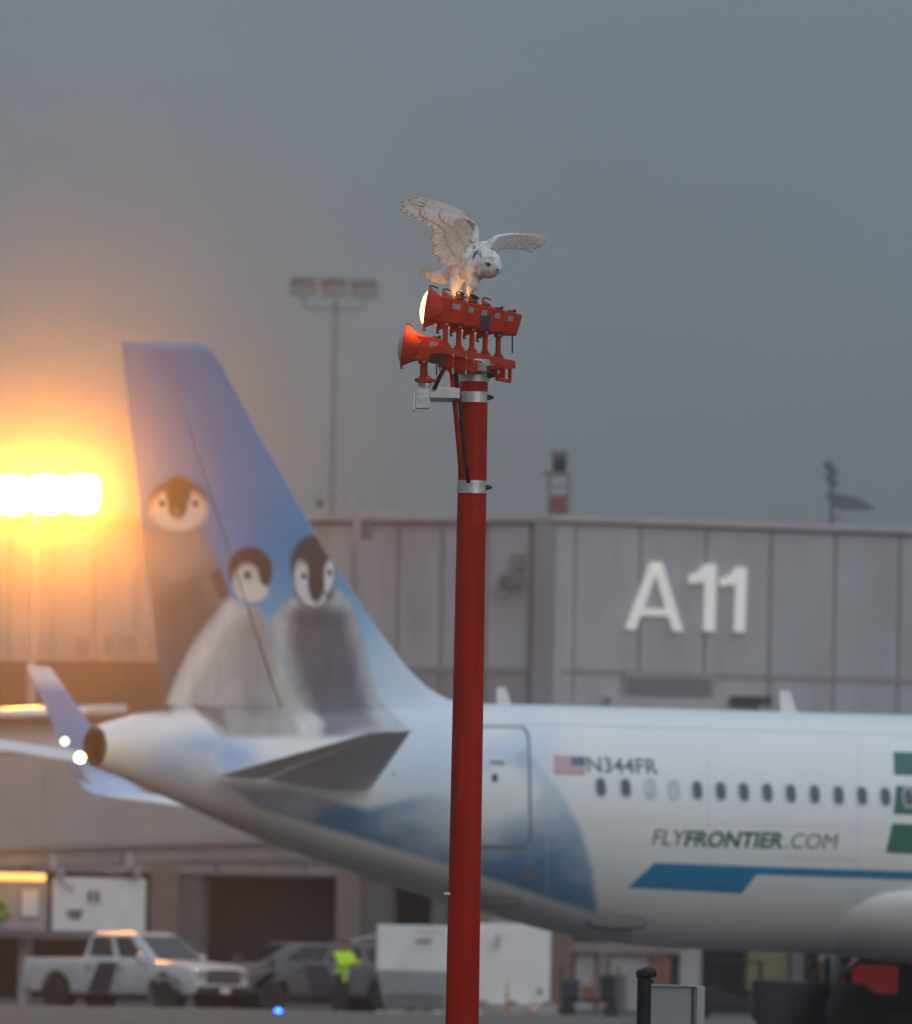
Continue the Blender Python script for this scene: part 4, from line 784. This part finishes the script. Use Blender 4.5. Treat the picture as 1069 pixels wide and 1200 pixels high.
for i, (b, tp) in enumerate((((330, 545), (166, 520)), ((335, 552), (180, 534)), ((340, 560), (200, 548)), ((345, 568), (232, 566)), ((350, 575), (268, 576)))): o = feather(oc(*b, .16 - .01 * i), oc(*tp, .20 - .01 * i), 26 / K, owl, False, seed=90 + i); o.name = 'tail_feather'
ft = MB()
for a, b, c in (((500, 672), (520, 690), (548, 694)), ((505, 680), (516, 702), (536, 708)), ((495, 680), (498, 704), (506, 714)), ((430, 668), (445, 686), (468, 690)), ((425, 672), (428, 688), (440, 700))):
    ft = MB().tube([oc(*a, -.05), oc(*b, -.065), oc(*c, -.06)], [.017, .013, .004], 8); ft.build('talon', 'dark', owl, True)

# ------------------------------------------------------------------ pickup truck and patrol car
def vehicle(name, px, d, head, label, pickup, main, L_=5.85, H=1.93, stripe=True):
    t = thing(name, (P(px, 1095, d).x, d, 0), label, 'pickup truck' if pickup else 'car')
    h = Vector((cos(head), sin(head), 0)); m = Matrix((h, Vector((-h.y, h.x, 0)), Vector((0, 0, 1)))).transposed().to_4x4(); m.translation = t.location - h * L_ / 2; W2 = 1.0; bz = 1.25
    arc = lambda c: [(c + .52 * cos(v_), .42 + .52 * sin(v_)) for v_ in np.linspace(0, pi, 11)]
    prof = [(.04, .48), (0, .6), (-.01, .95), (.02, bz + .02), (1.95, bz + .04), (4.15, bz + .03), (4.7, bz + .0), (5.3, 1.19), (5.62, 1.12), (5.76, 1.0), (5.80, .8), (5.80, .46), (5.32, .42)] + arc(4.76) + [(4.2, .40), (1.62, .40)] + arc(1.08)
    MB(m).prism([(x * L_ / 5.85, -W2, z) for x, z in prof], (0, 2 * W2, 0)).build('body', main, t, 35, bevel=.07)
    r0, r1, t0, t1 = (1.95, 4.5, 2.08, 3.55) if pickup else (.15, 4.4, .55, 3.4)
    base = [(r0, -.95, bz - .03), (r1, -.95, bz - .05), (r1, .95, bz - .05), (r0, .95, bz - .03)]; tp = [(t0, -.76, H), (t1, -.76, H), (t1, .76, H), (t0, .76, H)]
    MB(m).loft([base, [tuple(Vector(p_).lerp(Vector(q_), .93)) for p_, q_ in zip(base, tp)], [(x_ + (.12 if x_ < 3 else -.12), y_ * .88, z_ + .02) for x_, y_, z_ in tp]]).build('cab', main, t, bevel=.05)
    base, tp = [Vector(q) for q in base], [Vector(q) for q in tp]
    def pane(nm, i, j, f0, f1, g0, g1, mm='glass', par_=t):
        a = lambda f, g: base[i].lerp(base[j], f).lerp(tp[i].lerp(tp[j], f), g); q = [a(f0, g0), a(f1, g0), a(f1, g1), a(f0, g1)]; n = (q[1] - q[0]).cross(q[3] - q[0]).normalized(); c = sum(q, Vector()) / 4
        if n.dot(c - Vector((L_ / 2, 0, 1.3))) < 0: n = -n
        MB(m).prism([p + n * .004 for p in q], n * .012).build(nm, mm, par_)
    pane('windshield', 1, 2, .06, .94, .10, .90); pane('rear_window', 0, 3, .1, .9, .2, .85)
    for i, j in ((0, 1), (3, 2)):
        for f0, f1 in (((.08, .43), (.52, .84)) if pickup else ((.05, .28), (.32, .56), (.60, .86))): pane('side_window', i, j, f0, f1, .18, .86)
    for sy in (-1, 1):
        for wx_ in (1.05 * L_ / 5.85, 4.75 * L_ / 5.85):
            MB(m).lathe([(0, .53), (.12, .53)], (wx_, sy * (W2 - .3), .43), (0, sy, 0), 28).build('wheel_arch', 'black', t)
            w_ = MB(m).lathe([(-.24, .2), (-.24, .36), (-.2, .40), (-.03, .40), (.02, .36), (.02, .2)], (wx_, sy * (W2 + .0), .40), (0, sy, 0), 28).build('wheel', 'tread', t, 40); MB(m).lathe([(-.05, .03), (.0, .06), (-.02, .22), (.015, .26), (.0, .27)], (wx_, sy * (W2 + .005), .40), (0, sy, 0), 20).build('rim', 'greyalu', w_)
        for x in (2.15, 3.2, 4.2) if pickup else (1.6, 2.7, 3.9): MB(m).box((x, sy * (W2 - .01), .55), (x + .025, sy * (W2 + .003), bz - .06)).build('door_seam', 'joint', t)
        for x in (2.95, 4.0): MB(m).box((x - .8, sy * (W2), 1.02), (x - .62, sy * (W2 + .03), 1.07), .008).build('door_handle', 'dark', t)
        MB(m).box((4.0, sy * (W2 + .02), 1.2), (4.16, sy * (W2 + .22), 1.42), .03).build('mirror', main, t); MB(m).box((5.45, sy * .6, .84), (5.83 * L_ / 5.85, sy * .95, 1.06), .03).build('headlight', 'greyalu', t); MB(m).box((-.02, sy * .72, .82), (.08, sy * .985, 1.15), .02).build('tail_light', 'redglow', t)
        if stripe: MB(m).prism([(2.2, sy * (W2 + .0035), .44), (2.92, sy * (W2 + .0035), .44), (3.2, sy * (W2 + .0035), bz - .05), (2.55, sy * (W2 + .0035), bz - .05)], (0, sy * .004, 0)).build('side_stripe', 'navy', t)
    g_ = MB(m).box((5.6, -.62, .72), (5.825 * L_ / 5.85, .66, 1.06), .02).build('grille', 'dark', t)
    for z in (.8, .88, .96): MB(m).box((5.7, -.6, z - .012), (5.84 * L_ / 5.85, .6, z + .012)).build('grille_bar', 'greyalu', g_)
    MB(m).box((5.55, -.96, .42), (5.88 * L_ / 5.85, .96, .64), .05).build('bumper', 'dark', t); MB(m).box((5.875 * L_ / 5.85, -.18, .48), (5.89 * L_ / 5.85, .18, .6)).build('number_plate', 'white', t)
    if pickup: MB(m).box((.12, -.82, bz - .1), (1.9, .82, bz + .024), .0).build('bed_liner', 'black', t); MB(m).box((-.06, -.95, .45), (.08, .95, .62), .03).build('rear_bumper', 'greyalu', t)
    else: MB(m).box((1.5, -.5, H), (1.75, .5, H + .1), .03).build('light_bar', 'fixture', t)
    return t
vehicle('pickup_truck', 161, 256, radians(-40), 'white crew cab pickup with a dark blue diagonal stripe on its rear door', True, 'truckwhite')
vehicle('patrol_car', 366, 262, radians(205), 'dark patrol car with a dark stripe parked in shadow behind the worker', False, 'fixture', 5.0, 1.75)

# ------------------------------------------------------------------ ground worker
dP = 251.; Pb = Vector((P(401, 1150, dP).x, dP, 0))
pn = thing('person', Pb, 'worker in yellow hi-vis jacket and dark trousers reaching towards a white container', 'person')
q = lambda x, y, z: Pb + Vector((x, y, z))
sL, sR = q(.06, .18, 1.45), q(-.02, -.17, 1.44)
arm = [(sL, .055, q(.24, .16, 1.22), .045), (q(.24, .16, 1.22), .043, q(.50, .10, 1.30), .03)]; arm2 = [(sR, .058, q(.16, -.22, 1.2), .046), (q(.16, -.22, 1.2), .044, q(.40, -.14, 1.24), .03)]
legs = [(q(-.02, .09, .92), .095, q(.03, .10, .5), .062), (q(.03, .10, .5), .06, q(-.02, .11, .09), .04), (q(-.02, -.09, .92), .095, q(-.02, -.10, .5), .062), (q(-.02, -.10, .5), .06, q(-.10, -.11, .09), .04)]
tor = [(q(-.03, 0, .95), .13, q(0, 0, 1.2), .13), (q(-.0, .08, 1.38), .10, q(.0, -.08, 1.38), .10), (q(0, 0, 1.2), .13, q(.01, 0, 1.38), .12)]
body = tor + legs + arm + arm2 + [(q(.02, 0, 1.45), .055, q(.05, 0, 1.58), .052), (q(.055, 0, 1.66), .088, q(.06, 0, 1.70), .09), (q(.10, 0, 1.60), .05, q(.115, 0, 1.62), .045), (q(.15, 0, 1.645), .014, q(.165, 0, 1.63), .014)]
for sy in (-.095, .095): body.append((q(.045, sy, 1.66), .018, q(.04, sy, 1.68), .018))
for (hx, hy, hz_), sy in (((.50, .10, 1.30), 1), ((.40, -.14, 1.24), -1)):
    body.append((q(hx, hy, hz_), .03, q(hx + .09, hy, hz_ + .01), .032))
    for k, fl_ in enumerate((.07, .085, .08, .06)):
        yy_ = hy + (k - 1.5) * .021; body += [(q(hx + .10, yy_, hz_ + .015), .0095, q(hx + .10 + fl_ * .6, yy_, hz_ + .012), .0088), (q(hx + .10 + fl_ * .6, yy_, hz_ + .012), .0088, q(hx + .09 + fl_, yy_, hz_ - .02), .0075)]
    body.append((q(hx + .03, hy - .035 * sy, hz_ + .01), .011, q(hx + .09, hy - .06 * sy, hz_ - .01), .009))
blob('body', body, 'skin', pn, .0085, 2)
gr_ = lambda cs, e: [(a, r + e, b, s_ + e) for a, r, b, s_ in cs]
blob('jacket', gr_(tor, .035) + [(sL, .095, q(.24, .16, 1.22), .075), (q(.24, .16, 1.22), .072, q(.44, .11, 1.285), .052), (sR, .098, q(.16, -.22, 1.2), .078), (q(.16, -.22, 1.2), .074, q(.35, -.155, 1.232), .054), (q(-.03, 0, .9), .165, q(-.02, 0, 1.1), .16)], 'hivis', pn, .016, 3)
blob('trousers', gr_(legs, .028) + [(q(-.02, .0, .9), .14, q(-.02, 0, .86), .12)], 'trousers', pn, .014, 3)
for y, x in ((.11, -.02), (-.11, -.10)): blob('boot', [(q(x, y, .09), .055, q(x, y, .05), .05), (q(x + .0, y, .05), .05, q(x + .17, y, .042), .042)], 'black', pn, .012, 2)
MB().lathe([(0, .102), (.02, .104), (.08, .085), (.11, .04), (.118, .001)], q(.05, 0, 1.71), (0, 0, 1), 20).build('cap', 'navy', pn, True); MB().box(q(.10, -.07, 1.705), q(.22, .07, 1.72), .006).build('cap_brim', 'navy', pn)
pn.rotation_euler.z = radians(-38); pn.scale = (1.06, 1.06, 1.04)
for z, r in ((1.02, .185), (1.22, .172)): MB().lathe([(-.025, r + .0), (-.025, r + .006), (.025, r + .006), (.025, r)], q(-.015, 0, z), (0, 0, 1), 28).build('reflective_band', 'reflective', pn, True)

# ------------------------------------------------------------------ containers, cones and carts
def rect(px0, px1, py0, py1, d): return P(px0, py1, d), P(px1, py0, d)
dC = 254.
ct = thing('cargo_container', (P(500, 1190, dC).x, dC, 0), 'white cargo container with a grey inward slanting lower half on a dolly', 'container')
a, b = rect(441, 562, 1086, 1138, dC); MB().box(a, (b.x, dC + 1.5, b.z), .03).build('shell', 'white', ct)
c0, c1 = P(441.5, 1138.6, dC), P(560, 1138.6, dC); e0, e1 = P(452, 1185, dC), P(558, 1185, dC)
MB().loft([[tuple(c0), tuple(c1), (c1.x, dC + 1.5, c1.z), (c0.x, dC + 1.5, c0.z)], [(e0.x, dC + .15, e0.z), (e1.x, dC + .15, e1.z), (e1.x, dC + 1.45, e1.z), (e0.x, dC + 1.45, e0.z)]]).build('lower_shell', 'boxgrey', ct)
MB().box((P(485, 1098, dC).x, dC - .012, P(485, 1092, dC).z), (P(522, 1098, dC).x, dC - .002, P(485, 1090.5, dC).z)).build('label_strip', 'bridge', ct); MB().box((P(488, 1106, dC).x, dC - .012, P(488, 1105, dC).z), (P(506, 1106, dC).x, dC - .002, P(488, 1101, dC).z)).build('red_mark', 'rust', ct)
for k, (x0, x1) in enumerate(((440, 496), (507, 566))): a, b = rect(x0, x1, 1186, 1195, dC); MB().box((a.x, dC - .1, max(.08, a.z)), (b.x, dC + 1.5, b.z), .02).build('dolly_deck', 'white', ct)
for x in (450, 480, 520, 555): MB().lathe([(-.05, .02), (-.05, .1), (.05, .1), (.05, .02)], (P(x, 1195, dC).x, dC + .1, .1), (0, 1, 0), 16).build('wheel', 'tread', ct)
MB().box((P(455, 1182, dC).x, dC + .05, e0.z + .1), (P(520, 1160, dC).x, dC + .14, e0.z + .45), .01).build('dark_vent', 'pillar2', ct)
MB().tube([P(412, 1104, dC), P(442, 1097, dC)], .05).build('tow_bar', 'bridge', ct)
dD = 257.; wt = thing('box_trailer', (P(605, 1190, dD).x, dD, 0), 'plain white boxed trailer with a skirt beside the red pole', 'trailer')
a, b = rect(545, 646, 1084, 1177, dD); MB().box(a, (b.x, dD + 2.2, b.z), .04).build('box', 'white', wt); a, b = rect(556, 653, 1177.5, 1189, dD); MB().box((a.x, dD - .2, a.z), (b.x, dD + 2.3, b.z), .03).build('skirt', 'palewall', wt)
MB().box((P(630, 1166, dD).x, dD - .03, P(630, 1166, dD).z), (P(635, 1158, dD).x, dD - .002, P(630, 1158, dD).z)).build('latch', 'pillar2', wt); MB().box((P(580, 1112, dD).x, dD - .012, P(580, 1112, dD).z), (P(586, 1096, dD).x, dD - .002, P(580, 1096, dD).z)).build('placard', 'bridge', wt)
for x in (565, 600, 640): MB().lathe([(-.1, .05), (-.1, .2), (.1, .2), (.1, .05)], (P(x, 1190, dD).x, dD + .2, .2), (0, 1, 0), 18).build('wheel', 'tread', wt)
a, b = rect(548, 577, 1066, 1082, 262); yb = tag(MB().box(a, (b.x, 263, b.z), .04).build('yellow_box', 'yellow'), 'dull yellow box showing over the white trailer beside the pole', 'box')
MB().cyl((P(562, 1082, 262.5).x, 262.5, 0), (P(562, 1082, 262.5).x, 262.5, a.z), .06).build('stand', 'dark', yb)
dK = 249.
st_ = thing('delineator_post', (P(594, 1190, dK).x, dK, 0), 'thin orange marker post standing before the white trailer', 'marker post'); zt2 = P(594, 1153, dK).z
MB().lathe([(0, .16), (.04, .15), (.05, .05)], (st_.location.x, dK, 0), (0, 0, 1), 16).build('base', 'black', st_); MB().cyl((st_.location.x, dK, .04), (st_.location.x, dK, zt2), .045, .035).build('post', 'orange', st_)
for f_ in (.55, .8): MB().cyl((st_.location.x, dK, zt2 * f_), (st_.location.x, dK, zt2 * f_ + .06), .048).build('band', 'reflective', st_)
dK2 = 249.5; cn = thing('traffic_cone', (P(625, 1190, dK2).x, dK2, 0), 'short orange traffic cone right of the marker post', 'cone')
MB().box((cn.location.x - .19, dK2 - .19, 0), (cn.location.x + .19, dK2 + .19, .035), .01).build('base', 'orange', cn); MB().lathe([(.036, .14), (.45, .04), (.46, .02)], (cn.location.x, dK2, 0), (0, 0, 1), 20).build('cone', 'orange', cn, True); MB().lathe([(.24, .096), (.33, .076)], (cn.location.x, dK2, 0), (0, 0, 1), 20).build('band', 'reflective', cn)
def tractor(name, px, d, L_, label, m, cat, face=-1, roof=True, z_=1.0):
    t = thing(name, (P(px, 1190, d).x, d, 0), label, cat); m_ = Matrix.Translation(t.location) @ Matrix.Diagonal((face * -1, 1, z_, 1))
    MB(m_).prism([(-L_ / 2, -.7, .3), (L_ / 2, -.7, .3), (L_ / 2, -.7, .75), (L_ / 2 - .3, -.7, .95), (.3, -.7, 1.0), (.2, -.7, .8), (-L_ / 2, -.7, .85)], (0, 1.4, 0)).build('body', m, t, bevel=.05)
    MB(m_).box((-.55, -.4, .84), (-.1, .4, .98), .04).box((-.65, -.4, .98), (-.52, .4, 1.35), .04).build('seat', 'black', t); MB(m_).cyl((.25, -.25, .9), (.0, -.25, 1.2), .02).lathe([(0, .16), (.02, .17), (.03, .16)], (-.02, -.25, 1.2), (-.5, 0, .85), 16).build('steering_wheel', 'black', t)
    if roof:
        MB(m_).box((-.75, -.7, 1.82), (.5, .7, 1.9), .03).build('roof', m, t)
        for x in (-.7, .42):
            for y in (-.65, .65): MB(m_).cyl((x, y, .8), (x, y, 1.82), .03).build('roof_post', 'dark', t)
    for x in (-L_ / 2 + .45, L_ / 2 - .45):
        for y in (-.72, .72): w_ = MB(m_).lathe([(-.12, .1), (-.12, .3), (-.08, .34), (.08, .34), (.12, .3), (.12, .1)], (x, y, .34), (0, 1, 0), 22).build('wheel', 'tread', t, 40); MB(m_).lathe([(-.125, .03), (-.115, .17), (.115, .17), (.125, .03)], (x, y, .34), (0, 1, 0), 14).build('rim', 'dark', w_)
    return t
tractor('tow_tractor', 985, 206, 3.6, 'dark open tow tractor under the belly of the airliner', 'dark', 'tractor', -1, False, 1.5)
tractor('baggage_tractor', 858, 262, 2.6, 'dark baggage tractor with roof parked before the yellow wall panel', 'dark', 'tractor', 1, True, .8)
dR = 183.; rv = thing('service_van', (P(1030, 1190, dR).x, dR, 0), 'dark van with a faintly glowing red rear panel partly hidden behind the dark tow tractor at right', 'van'); a, b = rect(998, 1052, 1130, 1170, dR); zr = 1.02
MB().box((a.x - .5, dR, a.z - .2), (b.x + .5, dR + 2.6, b.z + .1), .08).build('body', 'dark', rv); MB().box((a.x, dR - .03, a.z + .1), (b.x, dR - .002, b.z - .02), .01).build('rear_panel', 'redglow', rv); MB().box((a.x - .52, dR + .02, .3), (b.x + .52, dR + 2.6, a.z - .204), .06).build('lower_body', 'dark', rv)
MB().box((a.x - .34, dR - .025, a.z + .2), (a.x - .14, dR - .002, b.z - .15), .01).build('tail_light', 'redglow', rv)
for x in (a.x - .3, b.x + .3): MB().lathe([(-.1, .1), (-.1, .32), (.1, .32), (.1, .1)], (x, dR + .6, .32), (1, 0, 0), 20).build('wheel', 'tread', rv)
bc_ = thing('baggage_cart', (P(690, 1190, 258).x, 258, 0), 'low dark baggage cart loaded with bags under the airliner', 'cart'); x0 = bc_.location.x
MB().box((x0 - .75, 257.4, .4), (x0 + .75, 258.6, .48), .02).build('deck', 'dark', bc_)
for x in (-.55, .55): MB().lathe([(-.06, .05), (-.06, .2), (.06, .2), (.06, .05)], (x0 + x, 257.5, .2), (0, 1, 0), 18).build('wheel', 'tread', bc_)
for x in (-.72, .72): MB().cyl((x0 + x, 257.45, .48), (x0 + x, 257.45, 1.35), .025).build('rail', 'dark', bc_)
for k, (dx, w_, h_, m, nm) in enumerate(((-.45, .42, .5, 'navy', 'upright navy suitcase'), (.02, .4, .34, 'rust', 'low reddish brown suitcase'), (.45, .38, .62, 'dark', 'tall black suitcase'))):
    s_ = tag(MB().box((x0 + dx - w_ / 2, 257.6, .481), (x0 + dx + w_ / 2, 258.2, .481 + h_), .05).build('suitcase', m), nm + ' on the dark baggage cart', 'suitcase', 'bags on the cart'); MB().tube([(x0 + dx - .08, 257.9, .48 + h_), (x0 + dx - .08, 257.9, .53 + h_), (x0 + dx + .08, 257.9, .53 + h_), (x0 + dx + .08, 257.9, .48 + h_)], .012).build('handle', 'black', s_)

# ------------------------------------------------------------------ small near things
gx = ground(328, 236); tl_ = thing('taxiway_light', gx, 'small glowing blue taxiway edge light on the apron', 'edge light'); zz = P(328, 1186, 236).z
MB().cyl(gx, (gx.x, gx.y, zz - .05), .05, .035).build('stem', 'yellow', tl_); MB().lathe([(-.05, .08), (-.02, .09), (.04, .07), (.08, .001)], (gx.x, gx.y, zz), (0, 0, 1), 16).build('globe', 'blue', tl_, True); MB().cyl(gx, (gx.x, gx.y, .03), .14).build('base', 'dark', tl_)
dV = 92.; vx = P(755, 1150, dV); vp = thing('vent_post', (vx.x, dV, 0), 'black pipe post with a hooked cap in the foreground', 'post')
MB().cyl((vx.x, dV, 0), (vx.x, dV, P(755, 1144, dV).z), .064, .064, 20).build('pipe', 'black', vp, 40)
MB().lathe([(0, .07), (.02, .076), (.05, .078), (.075, .06), (.085, .001)], (vx.x, dV, P(755, 1146, dV).z), (0, 0, 1), 20).build('cap', 'black', vp, True); MB().tube([P(754, 1140, dV), P(760, 1138, dV), P(766, 1140, dV), P(767, 1145, dV)], [.045, .04, .032, .026], 12).build('hook', 'black', vp, True)
MB().lathe([(-.022, .001), (-.012, .02), (0, .025), (.012, .02), (.022, .001)], P(763.5, 1150.5, dV), (0, 0, 1), 12).build('knob', 'black', vp, True); MB().cyl(P(745, 1150, dV), P(764, 1150.5, dV), .008).build('pin', 'steel', vp)
dE = 96.; a, b = P(763, 1156, dE), P(816, 1156, dE); ec = thing('equipment_cabinet', ((a.x + b.x) / 2, dE + .3, 0), 'grey metal equipment cabinet beside the black post', 'cabinet'); zc_ = P(790, 1156, dE).z
MB().box((a.x, dE, .1), (b.x, dE + .5, zc_), .006).build('casing', 'boxgrey', ec); c = P(826, 1156, dE); MB().box((b.x + .003, dE - .02, .1), (c.x, dE + .52, zc_ + .005), .008).build('side_door', 'bridge', ec)
MB().box((P(811, 1156, dE).x, dE - .012, .1), (P(813.5, 1156, dE).x, dE - .001, zc_ - .01)).build('door_gap', 'dark', ec); MB().box((a.x - .02, dE - .05, 0), (c.x + .02, dE + .55, .099)).build('plinth', 'pillar', ec); MB().box((a.x - .01, dE - .03, zc_ + .0012), (b.x, dE + .52, zc_ + .012)).build('lid', 'bridge', ec)
